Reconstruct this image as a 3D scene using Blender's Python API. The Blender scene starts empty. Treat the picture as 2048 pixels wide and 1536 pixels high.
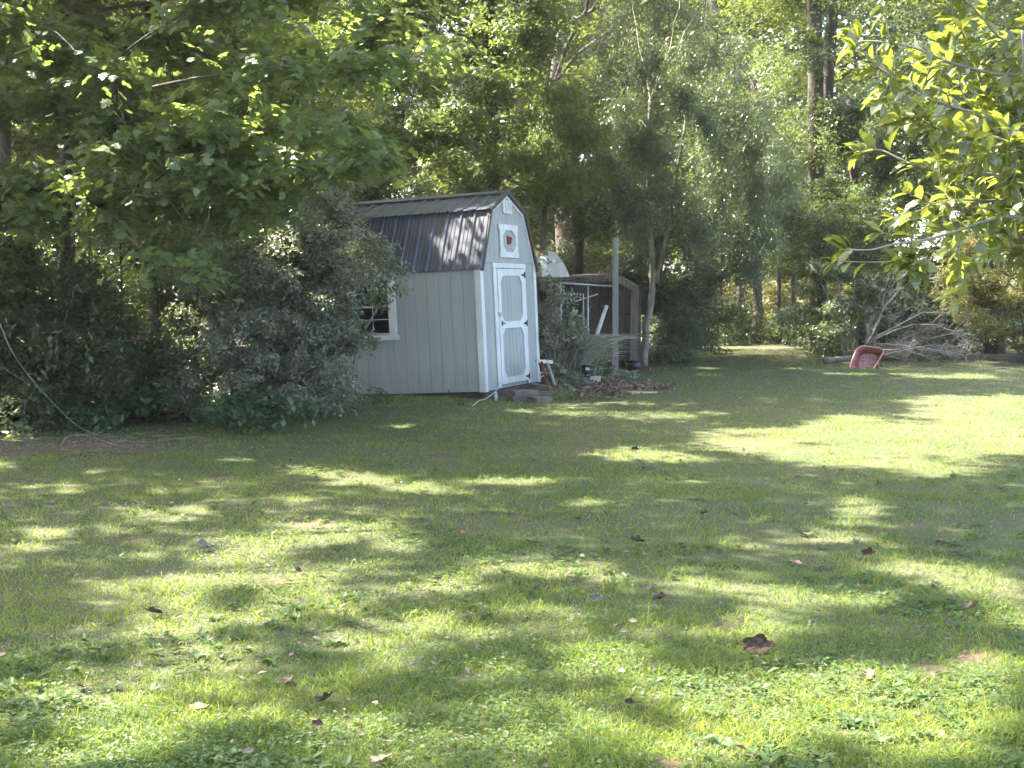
import bpy, math, random
import numpy as np
from mathutils import Vector, Matrix

random.seed(7)
RNG = np.random.default_rng(7)
SC = bpy.context.scene
COL = SC.collection

# ------------------------------------------------------------------ camera
F_PX, PITCH, EYE = 2809.4, 0.0434, 1.55
cam_d = bpy.data.cameras.new("camera")
cam_d.sensor_fit = 'HORIZONTAL'; cam_d.sensor_width = 36.0
cam_d.lens = F_PX * 36.0 / 2048.0
cam_d.clip_start = 0.05; cam_d.clip_end = 800
cam = bpy.data.objects.new("camera", cam_d); COL.objects.link(cam)
cam.location = (0, 0, EYE)
cam.rotation_euler = (math.pi / 2 - PITCH, 0, 0)
SC.camera = cam

# ------------------------------------------------------------------ light
S = np.array([-0.53, 0.24, 0.82]); S = S / np.linalg.norm(S)      # towards the sun
SUN_EL = math.asin(S[2]); SUN_AZ = math.atan2(S[0], S[1])         # azimuth from +Y, clockwise
w = bpy.data.worlds.new("World"); SC.world = w; w.use_nodes = True
nt = w.node_tree
bg = nt.nodes['Background']
sky = nt.nodes.new('ShaderNodeTexSky'); sky.sky_type = 'NISHITA'; sky.sun_disc = False
sky.sun_elevation = SUN_EL; sky.sun_rotation = SUN_AZ
sky.air_density = 0.8; sky.dust_density = 4.0; sky.ozone_density = 0.5
nt.links.new(sky.outputs[0], bg.inputs[0]); bg.inputs[1].default_value = 0.15
sun_d = bpy.data.lights.new("sun", 'SUN'); sun_d.energy = 3.8; sun_d.angle = math.radians(0.7)
sun_d.color = (1.0, 0.93, 0.78)
sun = bpy.data.objects.new("sun", sun_d); COL.objects.link(sun)
sun.rotation_euler = Vector(S).to_track_quat('Z', 'Y').to_euler()
sun.location = (-20, 10, 30)
SC.view_settings.view_transform = 'Standard'; SC.view_settings.look = 'None'
SC.view_settings.gamma = 1.0; SC.view_settings.exposure = 3.22
SC.view_settings.use_curve_mapping = False
SC.cycles.max_bounces = 8; SC.cycles.diffuse_bounces = 4; SC.cycles.transmission_bounces = 6
SC.cycles.glossy_bounces = 2; SC.cycles.transparent_max_bounces = 6
SC.cycles.sample_clamp_indirect = 6.0
SC.cycles.use_denoising = True; SC.cycles.denoiser = 'OPENIMAGEDENOISE'; SC.cycles.denoising_input_passes = 'RGB_ALBEDO_NORMAL'

# ------------------------------------------------------------------ projection helpers
_GY = np.array([-40, 5, 9, 12, 16, 21, 25, 28, 32, 40, 55, 90, 400.])
_GZ = np.array([0, 0, .03, .09, .18, .36, .56, .67, .80, .98, 1.3, 2.0, 4.0])
def g_of(y): return np.interp(y, _GY, _GZ)

class VNoise:
    def __init__(s, seed, n=64):
        s.n = n; s.t = np.random.default_rng(seed).random((n, n))
    def __call__(s, x, y):
        x = np.asarray(x, float); y = np.asarray(y, float)
        xi = np.floor(x).astype(int); yi = np.floor(y).astype(int)
        fx = x - xi; fy = y - yi
        fx = fx*fx*(3-2*fx); fy = fy*fy*(3-2*fy); n = s.n
        a = s.t[xi % n, yi % n]; b = s.t[(xi+1) % n, yi % n]
        c = s.t[xi % n, (yi+1) % n]; d = s.t[(xi+1) % n, (yi+1) % n]
        return (a*(1-fx)+b*fx)*(1-fy)+(c*(1-fx)+d*fx)*fy
    def fbm(s, x, y):
        return .5*s(x, y)+.28*s(x*2.1+7, y*2.1+3)+.15*s(x*4.3+1, y*4.3+9)+.07*s(x*9+5, y*9)
N1, N2, N3 = VNoise(1), VNoise(2), VNoise(3)
def gz(x, y):
    return g_of(y) + .05*(N1(np.asarray(x)*.35+20, np.asarray(y)*.35+20)-.5) + .02*(N2(np.asarray(x)*1.7+20, np.asarray(y)*1.7+20)-.5)

CP, SP = math.cos(PITCH), math.sin(PITCH)
def ray(px, py):
    px, py = np.broadcast_arrays(np.asarray(px, float), np.asarray(py, float))
    a = (px-1024)/F_PX; c = (768-py)/F_PX
    return a, CP + c*SP, -SP + c*CP
def P(px, py, Y):
    """the point on the sight line of photo pixel (px, py) at distance Y"""
    a, b, c = ray(px, py)
    k = np.asarray(Y, float)/b
    return np.stack([a*k, b*k, EYE+c*k], -1)
def G(px, py):
    a, b, c = ray(px, py)
    Y = np.full(np.broadcast(a, c).shape, 12.0)
    for _ in range(40):
        s = np.minimum(c/b, -0.008)
        Y = .5*Y+.5*(gz(a/b*Y, Y)-EYE)/s
    return np.stack([a/b*Y, Y, gz(a/b*Y, Y)], -1)
def proj(p):
    p = np.asarray(p, float)
    y = p[..., 1]*CP - (p[..., 2]-EYE)*SP; z = p[..., 1]*SP + (p[..., 2]-EYE)*CP
    y = np.where(y < .1, .1, y)
    return 1024+F_PX*p[..., 0]/y, 768-F_PX*z/y
def GV(px, py): return Vector(G(px, py).tolist())
def PV(px, py, Y): return Vector(P(px, py, Y).tolist())

# ------------------------------------------------------------------ mesh helpers
class MB:
    def __init__(s): s.v = []; s.f = []
    def add(s, vs, fs):
        o = len(s.v); s.v += [tuple(float(c) for c in q) for q in vs]
        s.f += [tuple(o+i for i in f) for f in fs]
    def box(s, c0, c1):
        (x0, y0, z0), (x1, y1, z1) = c0, c1
        s.add([(x0,y0,z0),(x1,y0,z0),(x1,y1,z0),(x0,y1,z0),(x0,y0,z1),(x1,y0,z1),(x1,y1,z1),(x0,y1,z1)],
              [(0,3,2,1),(4,5,6,7),(0,1,5,4),(1,2,6,5),(2,3,7,6),(3,0,4,7)])
    def prism(s, poly, axis, a, b):
        """polygon in the two other axes pushed from a to b along axis"""
        n = len(poly); vs = []
        for t in (a, b):
            for p, q in poly:
                vs.append({0: (t, p, q), 1: (p, t, q), 2: (p, q, t)}[axis])
        fs = [tuple(range(n)), tuple(range(2*n-1, n-1, -1))]
        fs += [(i, n+i, n+(i+1) % n, (i+1) % n) for i in range(n)]
        s.add(vs, fs)
    def beam(s, p, q, w, h, up=(0, 0, 1)):
        p = Vector(p); q = Vector(q); d = (q-p).normalized(); u = Vector(up)
        if abs(d.dot(u)) > .98: u = Vector((0, 1, 0))
        x = d.cross(u).normalized(); z = x.cross(d).normalized()
        vs = []
        for e in (p, q):
            for sx, sz in ((-1,-1),(1,-1),(1,1),(-1,1)): vs.append(e + x*sx*w/2 + z*sz*h/2)
        s.add(vs, [(0,1,2,3),(7,6,5,4),(0,4,5,1),(1,5,6,2),(2,6,7,3),(3,7,4,0)])
    def tube(s, pts, radii, n=6, cap=True):
        pts = [Vector(p) for p in pts]
        if not hasattr(radii, '__len__'): radii = [radii]*len(pts)
        vs = []; ref = Vector((.13, .31, 1)).normalized()
        for i, p in enumerate(pts):
            d = (pts[min(i+1, len(pts)-1)]-pts[max(i-1, 0)])
            d = d.normalized() if d.length > 1e-9 else Vector((0, 0, 1))
            r = ref if abs(d.dot(ref)) < .95 else Vector((1, 0, 0))
            x = d.cross(r).normalized(); y = d.cross(x)
            for k in range(n):
                a = 2*math.pi*k/n
                vs.append(p+(x*math.cos(a)+y*math.sin(a))*radii[i])
        fs = []
        for i in range(len(pts)-1):
            for k in range(n):
                k2 = (k+1) % n
                fs.append((i*n+k, i*n+k2, (i+1)*n+k2, (i+1)*n+k))
        if cap:
            fs.append(tuple(range(n-1, -1, -1))); m = (len(pts)-1)*n
            fs.append(tuple(range(m, m+n)))
        s.add(vs, fs)
    def mesh(s, name, mat, smooth=False):
        me = bpy.data.meshes.new(name); me.from_pydata(s.v, [], s.f); me.update()
        if mat: me.materials.append(mat)
        if smooth:
            me.polygons.foreach_set('use_smooth', [True]*len(me.polygons))
        return me
    def build(s, name, mat, parent=None, smooth=False):
        return link(name, s.mesh(name, mat, smooth), parent)
def link(name, data, parent=None):
    o = bpy.data.objects.new(name, data); COL.objects.link(o)
    if parent is not None: o.parent = parent
    return o
def tag(o, label=None, cat=None, group=None, kind=None):
    if label: o['label'] = label
    if cat: o['category'] = cat
    if group: o['group'] = group
    if kind: o['kind'] = kind
    return o
def thing(name, label, cat, loc=(0, 0, 0), rz=0, group=None):
    o = bpy.data.objects.new(name, None); COL.objects.link(o)
    o.empty_display_size = .1; o.location = loc; o.rotation_euler = (0, 0, rz)
    return tag(o, label, cat, group)
def bevel(o, w=.004, seg=1):
    m = o.modifiers.new('bevel', 'BEVEL'); m.width = w; m.segments = seg; m.limit_method = 'ANGLE'
    return o
def np_mesh(name, V, Fc, mat, tone=None, smooth=False):
    """fast mesh from arrays: V (n,3), Fc (m,3) triangles, tone (n,)"""
    me = bpy.data.meshes.new(name)
    me.vertices.add(len(V)); me.vertices.foreach_set('co', np.ascontiguousarray(V, np.float32).ravel())
    m, k = Fc.shape
    me.loops.add(m*k); me.loops.foreach_set('vertex_index', np.ascontiguousarray(Fc, np.int32).ravel())
    me.polygons.add(m); me.polygons.foreach_set('loop_start', np.arange(0, m*k, k, dtype=np.int32))
    try: me.polygons.foreach_set('loop_total', np.full(m, k, np.int32))
    except Exception: pass
    me.polygons.foreach_set('use_smooth', np.full(m, smooth))
    if tone is not None:
        at = me.attributes.new('tone', 'FLOAT', 'POINT'); at.data.foreach_set('value', np.ascontiguousarray(tone, np.float32))
    me.materials.append(mat); me.update(calc_edges=True)
    return me

# ------------------------------------------------------------------ materials
def nodes_of(m):
    m.use_nodes = True; t = m.node_tree
    return t, t.nodes['Principled BSDF'], t.nodes['Material Output']
def mat(name, c1, c2=None, scale=6, rough=.7, bump=.15, bscale=None, detail=6, metal=0, spec=.4, stretch=None, lo=.35, hi=.65):
    m = bpy.data.materials.new(name); t, b, o = nodes_of(m); N = t.nodes; L = t.links
    tc = N.new('ShaderNodeTexCoord'); mp = N.new('ShaderNodeMapping')
    L.new(tc.outputs['Object'], mp.inputs[0])
    if stretch: mp.inputs['Scale'].default_value = stretch
    b.inputs['Roughness'].default_value = rough; b.inputs['Metallic'].default_value = metal
    b.inputs['Specular IOR Level'].default_value = spec
    nz = N.new('ShaderNodeTexNoise'); nz.inputs['Scale'].default_value = scale; nz.inputs['Detail'].default_value = detail
    L.new(mp.outputs[0], nz.inputs['Vector'])
    if c2 is None: c2 = tuple(min(1, c*1.25) for c in c1)
    r = N.new('ShaderNodeValToRGB'); r.color_ramp.elements[0].position = lo; r.color_ramp.elements[1].position = hi
    r.color_ramp.elements[0].color = (*c1, 1); r.color_ramp.elements[1].color = (*c2, 1)
    L.new(nz.outputs[0], r.inputs[0]); L.new(r.outputs[0], b.inputs['Base Color'])
    if bump:
        n2 = N.new('ShaderNodeTexNoise'); n2.inputs['Scale'].default_value = bscale or scale*6; n2.inputs['Detail'].default_value = 4
        L.new(mp.outputs[0], n2.inputs['Vector'])
        bp = N.new('ShaderNodeBump'); bp.inputs['Strength'].default_value = bump; bp.inputs['Distance'].default_value = .01
        L.new(n2.outputs[0], bp.inputs['Height']); L.new(bp.outputs[0], b.inputs['Normal'])
    return m
def leafmat(name, dark, light, trans, rough=.45, spec=.5, tw=.38):
    m = bpy.data.materials.new(name); t, b, o = nodes_of(m); N = t.nodes; L = t.links
    at = N.new('ShaderNodeAttribute'); at.attribute_name = 'tone'
    r = N.new('ShaderNodeValToRGB'); r.color_ramp.elements[0].color = (*dark, 1); r.color_ramp.elements[1].color = (*light, 1)
    L.new(at.outputs['Fac'], r.inputs[0]); L.new(r.outputs[0], b.inputs['Base Color'])
    b.inputs['Roughness'].default_value = rough; b.inputs['Specular IOR Level'].default_value = spec
    tr = N.new('ShaderNodeBsdfTranslucent')
    r2 = N.new('ShaderNodeMix'); r2.data_type = 'RGBA'
    r2.inputs[6].default_value = (*[c*.7 for c in trans], 1); r2.inputs[7].default_value = (*[min(1, c*1.25) for c in trans], 1)
    L.new(at.outputs['Fac'], r2.inputs[0]); L.new(r2.outputs[2], tr.inputs[0])
    mx = N.new('ShaderNodeMixShader'); mx.inputs[0].default_value = tw
    L.new(b.outputs[0], mx.inputs[1]); L.new(tr.outputs[0], mx.inputs[2]); L.new(mx.outputs[0], o.inputs[0])
    return m

M = {}
M['bark'] = mat('bark', (.045, .036, .028), (.11, .092, .075), 9, .9, .9, 24, stretch=(1, 1, .25))
M['bark_grey'] = mat('bark_grey', (.12, .105, .085), (.26, .235, .20), 7, .85, .5, 20, stretch=(1, 1, .3))
M['twig'] = mat('twig', (.10, .08, .06), (.2, .17, .14), 12, .85, .2)
M['deadwood'] = mat('deadwood', (.19, .17, .15), (.38, .35, .32), 8, .85, .4, 30)
M['siding'] = mat('siding_paint', (.32, .338, .33), (.385, .40, .39), 2.2, .62, .22, 60, stretch=(1, 1, .12), lo=.3, hi=.7)
def weather(m):
    t = m.node_tree; N = t.nodes; L = t.links; b = N['Principled BSDF']; src = b.inputs['Base Color'].links[0].from_socket
    tc = N.new('ShaderNodeTexCoord'); sx = N.new('ShaderNodeSeparateXYZ'); L.new(tc.outputs['Object'], sx.inputs[0])
    mp = N.new('ShaderNodeMapping'); mp.inputs['Scale'].default_value = (9, 9, .9); L.new(tc.outputs['Object'], mp.inputs[0])
    nz = N.new('ShaderNodeTexNoise'); nz.inputs['Scale'].default_value = 1.6; nz.inputs['Detail'].default_value = 7; L.new(mp.outputs[0], nz.inputs[0])
    mr = N.new('ShaderNodeMapRange'); mr.inputs[1].default_value = .55; mr.inputs[2].default_value = -.02; mr.inputs[3].default_value = 0; mr.inputs[4].default_value = 1.0; L.new(sx.outputs[2], mr.inputs[0])
    ad = N.new('ShaderNodeMath'); ad.operation = 'MULTIPLY_ADD'; ad.inputs[1].default_value = 1.5; ad.inputs[2].default_value = -.72; L.new(nz.outputs[0], ad.inputs[0])
    a2 = N.new('ShaderNodeMath'); a2.operation = 'ADD'; a2.use_clamp = True; L.new(ad.outputs[0], a2.inputs[0]); L.new(mr.outputs[0], a2.inputs[1])
    mu = N.new('ShaderNodeMath'); mu.operation = 'MULTIPLY'; mu.inputs[1].default_value = .34; L.new(a2.outputs[0], mu.inputs[0])
    mx = N.new('ShaderNodeMix'); mx.data_type = 'RGBA'; L.new(mu.outputs[0], mx.inputs[0]); L.new(src, mx.inputs[6]); mx.inputs[7].default_value = (.115, .115, .075, 1)
    L.new(mx.outputs[2], b.inputs['Base Color'])
weather(M['siding'])
M['siding_core'] = mat('siding_backing', (.25, .262, .256), (.30, .31, .305), 4, .8, .1)
M['white'] = mat('white_trim_paint', (.56, .58, .59), (.70, .72, .73), 5, .5, .12, 40, stretch=(1, 1, .3), lo=.25, hi=.6)
weather(M['white'])
M['metal'] = mat('charcoal_roof_metal', (.048, .052, .090), (.078, .084, .135), 3, .34, .05, 8, metal=.0, spec=1.0)
M['rake'] = mat('bronze_rake_trim', (.045, .040, .030), (.07, .062, .048), 4, .5, .05)
M['black'] = mat('black_iron', (.012, .012, .012), (.02, .02, .02), 8, .5, .05)
M['steel'] = mat('steel', (.45, .45, .44), (.6, .6, .6), 8, .35, .05, metal=.8)
M['galv'] = mat('galvanised_steel', (.30, .31, .33), (.42, .43, .45), 12, .5, .05, metal=.5)
M['oldwood'] = mat('weathered_wood', (.07, .06, .048), (.16, .14, .12), 5, .85, .5, 30, stretch=(6, 6, .5))
M['greypost'] = mat('grey_post_wood', (.17, .17, .165), (.29, .29, .285), 5, .85, .5, 30, stretch=(6, 6, .4))
M['redwood'] = mat('dark_brown_boards', (.055, .038, .034), (.11, .082, .075), 5, .8, .5, 26, stretch=(5, 5, .5))
M['rimwood'] = mat('floor_rim_wood', (.035, .030, .024), (.075, .066, .052), 6, .85, .3)  # wood colour darkened to stand in for the shadow under the shed
M['underdark'] = mat('skid_wood', (.05, .042, .032), (.09, .078, .06), 6, .9, .3)
M['concrete'] = mat('concrete', (.095, .080, .068), (.18, .155, .135), 7, .92, .6, 70)
M['concrete_pale'] = mat('pale_concrete', (.30, .30, .26), (.42, .42, .36), 7, .92, .6, 70)
M['rust'] = mat('rusty_red_metal', (.06, .018, .012), (.14, .042, .026), 9, .8, .2)
M['white_metal'] = mat('white_enamel', (.40, .39, .36), (.56, .55, .52), 9, .45, .1)
M['tarp'] = mat('white_tarp', (.50, .47, .43), (.78, .78, .76), 1.6, .6, .4, 6)
M['tarp_stain'] = mat('stained_tarp', (.20, .13, .09), (.40, .32, .25), 3, .7, .4, 6)
M['plasticblack'] = mat('black_plastic', (.012, .013, .018), (.03, .032, .04), 6, .4, .05)
M['redplastic'] = mat('faded_red_tray', (.20, .062, .052), (.30, .115, .10), 9, .6, .25, 30)
M['tray_dirt'] = mat('dusty_red_tray_floor', (.23, .085, .08), (.40, .22, .205), 16, .8, .25, 40)
M['trayrim'] = mat('pink_tray_rim', (.45, .22, .20), (.56, .33, .31), 9, .6, .1)
M['tyre'] = mat('black_rubber', (.02, .02, .02), (.035, .035, .035), 9, .85, .2)
M['redsign'] = mat('dark_red_paint', (.11, .008, .008), (.19, .02, .016), 14, .6, .2)
M['brick_pale'] = mat('tan_stone', (.42, .28, .19), (.55, .40, .30), 9, .9, .3)
M['brick_white'] = mat('pale_stone', (.48, .43, .36), (.62, .57, .5), 9, .9, .3)
M['blueplastic'] = mat('pale_blue_plastic', (.45, .50, .58), (.6, .65, .72), 5, .5, .05)
M['hose'] = mat('grey_cable', (.38, .37, .33), (.5, .49, .45), 5, .6, .05)
gm = bpy.data.materials.new('window_glass'); t, b, o = nodes_of(gm)
b.inputs['Base Color'].default_value = (.8, .85, .9, 1); b.inputs['Roughness'].default_value = .03
b.inputs['Transmission Weight'].default_value = 1.0; b.inputs['IOR'].default_value = 1.45
M['glass'] = gm
M['maple'] = leafmat('maple_leaf', (.066, .108, .056), (.15, .20, .10), (.36, .46, .10), .42, .6, .42)
M['maple_far'] = leafmat('dark_tree_leaf', (.055, .092, .050), (.135, .175, .09), (.30, .40, .08), .42, .6, .34)
M['hick'] = leafmat('hickory_leaf', (.060, .100, .042), (.14, .185, .070), (.30, .40, .07), .45, .5, .36)
M['willow'] = leafmat('greygreen_leaf', (.064, .096, .056), (.20, .24, .155), (.24, .32, .09), .34, .9, .28)
M['bright'] = leafmat('sunlit_wood_leaf', (.035, .060, .014), (.085, .110, .026), (.20, .25, .035), .6, .25, .45)
M['shrub'] = leafmat('privet_leaf', (.095, .115, .078), (.33, .345, .275), (.25, .30, .09), .42, .6, .25)
M['thicket'] = leafmat('thicket_leaf', (.030, .050, .024), (.075, .105, .045), (.20, .28, .05), .4, .6, .25)
M['vine'] = leafmat('ground_vine_leaf', (.030, .066, .034), (.070, .120, .055), (.15, .26, .05), .4, .6, .25)
M['dogwood'] = leafmat('dogwood_leaf', (.060, .090, .050), (.20, .23, .14), (.30, .38, .10), .4, .7, .3)
M['orange'] = leafmat('turning_leaf', (.10, .145, .040), (.28, .215, .09), (.34, .32, .10), .5, .4, .42)
M['fore'] = leafmat('near_leaf', (.040, .060, .020), (.13, .15, .048), (.37, .42, .055), .36, .9, .42)
M['fore_pale'] = leafmat('near_leaf_underside', (.22, .24, .18), (.42, .44, .36), (.5, .55, .25), .45, .6, .3)
M['grass'] = leafmat('grass_blade', (.052, .119, .025), (.240, .250, .076), (.37, .465, .056), .5, .35, .45)
M['clover'] = leafmat('clover_leaf', (.048, .098, .032), (.115, .165, .060), (.23, .33, .065), .5, .4, .35)
M['litter'] = leafmat('dry_leaf_litter', (.10, .065, .048), (.30, .23, .19), (.16, .11, .08), .7, .3, .15)
M['straw'] = leafmat('straw', (.12, .095, .065), (.27, .225, .16), (.3, .25, .15), .7, .3, .15)
M['ornamental'] = leafmat('ornamental_grass', (.22, .23, .19), (.50, .50, .42), (.3, .34, .2), .5, .5, .3)
M['spider'] = leafmat('pale_strap_leaf', (.16, .22, .16), (.42, .48, .38), (.4, .5, .25), .5, .5, .3)

# ------------------------------------------------------------------ ground
def ground_mat():
    m = bpy.data.materials.new('lawn_soil'); t, b, o = nodes_of(m); N = t.nodes; L = t.links
    tc = N.new('ShaderNodeTexCoord')
    n1 = N.new('ShaderNodeTexNoise'); n1.inputs['Scale'].default_value = .9; n1.inputs['Detail'].default_value = 8
    n2 = N.new('ShaderNodeTexNoise'); n2.inputs['Scale'].default_value = 30; n2.inputs['Detail'].default_value = 6
    L.new(tc.outputs['Object'], n1.inputs[0]); L.new(tc.outputs['Object'], n2.inputs[0])
    r = N.new('ShaderNodeValToRGB'); e = r.color_ramp.elements
    e[0].position = .35; e[0].color = (.050, .072, .022, 1); e[1].position = .68; e[1].color = (.095, .085, .045, 1)
    ad = N.new('ShaderNodeMath'); ad.operation = 'MULTIPLY_ADD'; ad.inputs[1].default_value = .4
    L.new(n2.outputs[0], ad.inputs[0])
    m2 = N.new('ShaderNodeMath'); m2.operation = 'MULTIPLY'; m2.inputs[1].default_value = .6
    L.new(n1.outputs[0], m2.inputs[0]); L.new(m2.outputs[0], ad.inputs[2]); L.new(ad.outputs[0], r.inputs[0])
    at = N.new('ShaderNodeAttribute'); at.attribute_name = 'bare'
    soil = N.new('ShaderNodeValToRGB'); soil.color_ramp.elements[0].color = (.085, .045, .030, 1); soil.color_ramp.elements[1].color = (.19, .115, .075, 1)
    L.new(n2.outputs[0], soil.inputs[0])
    at2 = N.new('ShaderNodeAttribute'); at2.attribute_name = 'floor'
    duff = N.new('ShaderNodeValToRGB'); duff.color_ramp.elements[0].color = (.030, .024, .014, 1); duff.color_ramp.elements[1].color = (.095, .066, .042, 1)
    L.new(n2.outputs[0], duff.inputs[0])
    mx = N.new('ShaderNodeMix'); mx.data_type = 'RGBA'
    L.new(at.outputs['Fac'], mx.inputs[0]); L.new(r.outputs[0], mx.inputs[6]); L.new(soil.outputs[0], mx.inputs[7])
    mx2 = N.new('ShaderNodeMix'); mx2.data_type = 'RGBA'
    L.new(at2.outputs['Fac'], mx2.inputs[0]); L.new(mx.outputs[2], mx2.inputs[6]); L.new(duff.outputs[0], mx2.inputs[7])
    L.new(mx2.outputs[2], b.inputs['Base Color']); b.inputs['Roughness'].default_value = .95
    bp = N.new('ShaderNodeBump'); bp.inputs['Strength'].default_value = .8; bp.inputs['Distance'].default_value = .03
    L.new(n2.outputs[0], bp.inputs['Height']); L.new(bp.outputs[0], b.inputs['Normal'])
    return m
# bare red soil patches: (px, py, half-width px, half-height px)
BARE = [(1850, 1338, 55, 14), (1940, 1322, 50, 18), (940, 1356, 62, 12), (890, 917, 45, 8), (1330, 1530, 40, 16), (1935, 1490, 45, 12),
        (1440, 1255, 40, 14), (250, 1078, 45, 7), (620, 1050, 60, 9), (560, 1165, 60, 10), (430, 957, 35, 6), (820, 940, 40, 5),
        (1090, 1345, 30, 9), (190, 893, 170, 17), (30, 905, 80, 16), (1270, 780, 110, 9), (1160, 785, 70, 10)]
def bare_of(x, y):
    px, py = proj(np.stack([x, y, gz(x, y)], -1)); v = np.zeros(np.shape(px))
    wx = 14*(N1.fbm(px*.03, py*.05)-.5)*2; 
    for cx, cy, a, b_ in BARE:
        d = ((px+wx-cx)/(a*.8))**2+((py-cy)/(b_*.8))**2+1.1*(N2.fbm(px*.09, py*.16)-.45)
        v = np.maximum(v, np.clip(1.35-d, 0, 1))
    return v
# the wood's edge: everything beyond it is forest floor (by sideways position)
EDGE_X = np.array([-60, -7.4, -6.2, -4.5, -3.4, -2.6, -.8, .9, 2.4, 3.6, 5.5, 8.5, 10, 60.])
EDGE_Y = np.array([15, 15.2, 16.3, 17.6, 18.6, 20.2, 24, 24.4, 26.0, 31, 37, 38, 29.5, 29.])
def wood_of(x, y):
    return np.clip((y - np.interp(x, EDGE_X, EDGE_Y) - .5*(N2(np.asarray(x)*1.3, np.asarray(y)*1.3)-.5))*2.2+.3, 0, 1)
def build_ground():
    ys = np.concatenate([np.arange(-30, 3, 1.5), np.arange(3, 34, .14), np.arange(34, 60, 1.), np.arange(60, 420, 20)])
    xs = np.concatenate([np.arange(-300, -14, 13), np.arange(-14, 14, .16), np.arange(14, 300, 13)])
    xs = xs[np.abs(xs) < 305]; X, Y = np.meshgrid(xs, ys, indexing='ij'); Z = gz(X, Y) + .012*(N3(X*5, Y*5)-.5)
    V = np.stack([X, Y, Z], -1).reshape(-1, 3); ny = len(ys); nx = len(xs)
    i, j = np.meshgrid(np.arange(nx-1), np.arange(ny-1), indexing='ij')
    a = (i*ny+j).ravel(); Q = np.stack([a, a+ny, a+ny+1, a+1], -1)
    me = np_mesh('ground', V, Q, ground_mat(), None, True)
    for nm, val in (('bare', bare_of(V[:, 0], V[:, 1])), ('floor', wood_of(V[:, 0], V[:, 1]))):
        at = me.attributes.new(nm, 'FLOAT', 'POINT'); at.data.foreach_set('value', val.astype(np.float32))
    o = link('ground', me); o['kind'] = 'structure'
build_ground()

c = MB(); c.box((-320, -40, -1.5), (320, 440, 46)); hz = c.build('haze', None)
hm = bpy.data.materials.new('haze_air'); hm.use_nodes = True; t = hm.node_tree; t.nodes.clear()
vo = t.nodes.new('ShaderNodeVolumePrincipled'); vo.inputs['Color'].default_value = (1, .985, .95, 1); vo.inputs['Density'].default_value = .0005; vo.inputs['Anisotropy'].default_value = .4
oo = t.nodes.new('ShaderNodeOutputMaterial'); t.links.new(vo.outputs[0], oo.inputs['Volume']); hz.data.materials.append(hm); hz['kind'] = 'stuff'
# ------------------------------------------------------------------ storage shed
SHED = thing('storage_shed', 'pale grey barn shaped garden shed with white trim and charcoal metal roof', 'shed')
from mathutils import Euler
SHED.rotation_euler = (-0.0408, -0.0258, 1.2049)
SHED.location = (-0.4167, 21.6094, EYE-1.055)
W_, L_ = 2.44, 3.66
HW, HK, UK, HP = 1.93, 2.80, 0.47, 3.09
def roofline(u):
    u = min(u, W_-u)
    return HW+(HK-HW)*u/UK if u < UK else HK+(HP-HK)*(u-UK)/(W_/2-UK)
def shed_part(name, mb, m, parent=None, bev=0, label=None):
    o = mb.build(name, M[m], parent or SHED)
    if bev: bevel(o, bev)
    if label: o['label'] = label
    return o
V0, V1, WN0, WN1 = 1.56, 2.14, .97, 1.80        # window opening on the side wall
T = .09
c = MB()      # side wall shell round the window opening
c.box((.010, .02, 0), (T, V0, HW)); c.box((.010, V1, 0), (T, L_-.02, HW)); c.box((.010, V0, 0), (T, V1, WN0)); c.box((.010, V0, WN1), (T, V1, HW))
shed_part('wall', c, 'siding_core')
c = MB(); c.prism([(0.012, 0), (W_-.012, 0), (W_-.012, HW), (W_-UK, HK-.012), (W_/2, HP-.015), (UK, HK-.012), (.012, HW)], 1, .010, .08)
shed_part('wall', c, 'siding_core')
c = MB(); c.prism([(0.012, 0), (W_-.012, 0), (W_-.012, HW), (W_-UK, HK-.012), (W_/2, HP-.015), (UK, HK-.012), (.012, HW)], 1, L_-.08, L_)
shed_part('wall', c, 'siding')
c = MB(); c.box((W_-T, .1, 0), (W_, L_-.1, HW)); shed_part('wall', c, 'siding')
c = MB(); c.box((T, .085, .0), (W_-T, L_-.085, .03)); shed_part('floor_deck', c, 'rimwood')
# siding boards on the side wall
v = .075; bw = .2035
while v < L_-.02:
    v2 = min(v+bw, L_-.02)
    spans = [(0.0, HW-.01)]
    if v2 > V0 and v < V1:
        if v < V0 < v2 : spans = [(0, HW-.01)]; v2 = min(v2, V0)
        if v < V1 < v2 and v >= V0-.001:
            c = MB(); c.box((-.012, V1+.0, 0), (.010, v2-.004, HW-.01)); shed_part('siding_board', c, 'siding'); v2b = v2; v2 = V1
        if v >= V0-.001: spans = [(0, WN0), (WN1, HW-.01)]
    for a, b_ in spans:
        c = MB(); c.box((-.012, v+.0026, a), (.010, v2-.0026 if v2 not in (V0, V1) else v2, b_)); shed_part('siding_board', c, 'siding')
    if v2 == V0: v = V0; continue
    v = v + bw if v2 != V1 else v2b
    
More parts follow.
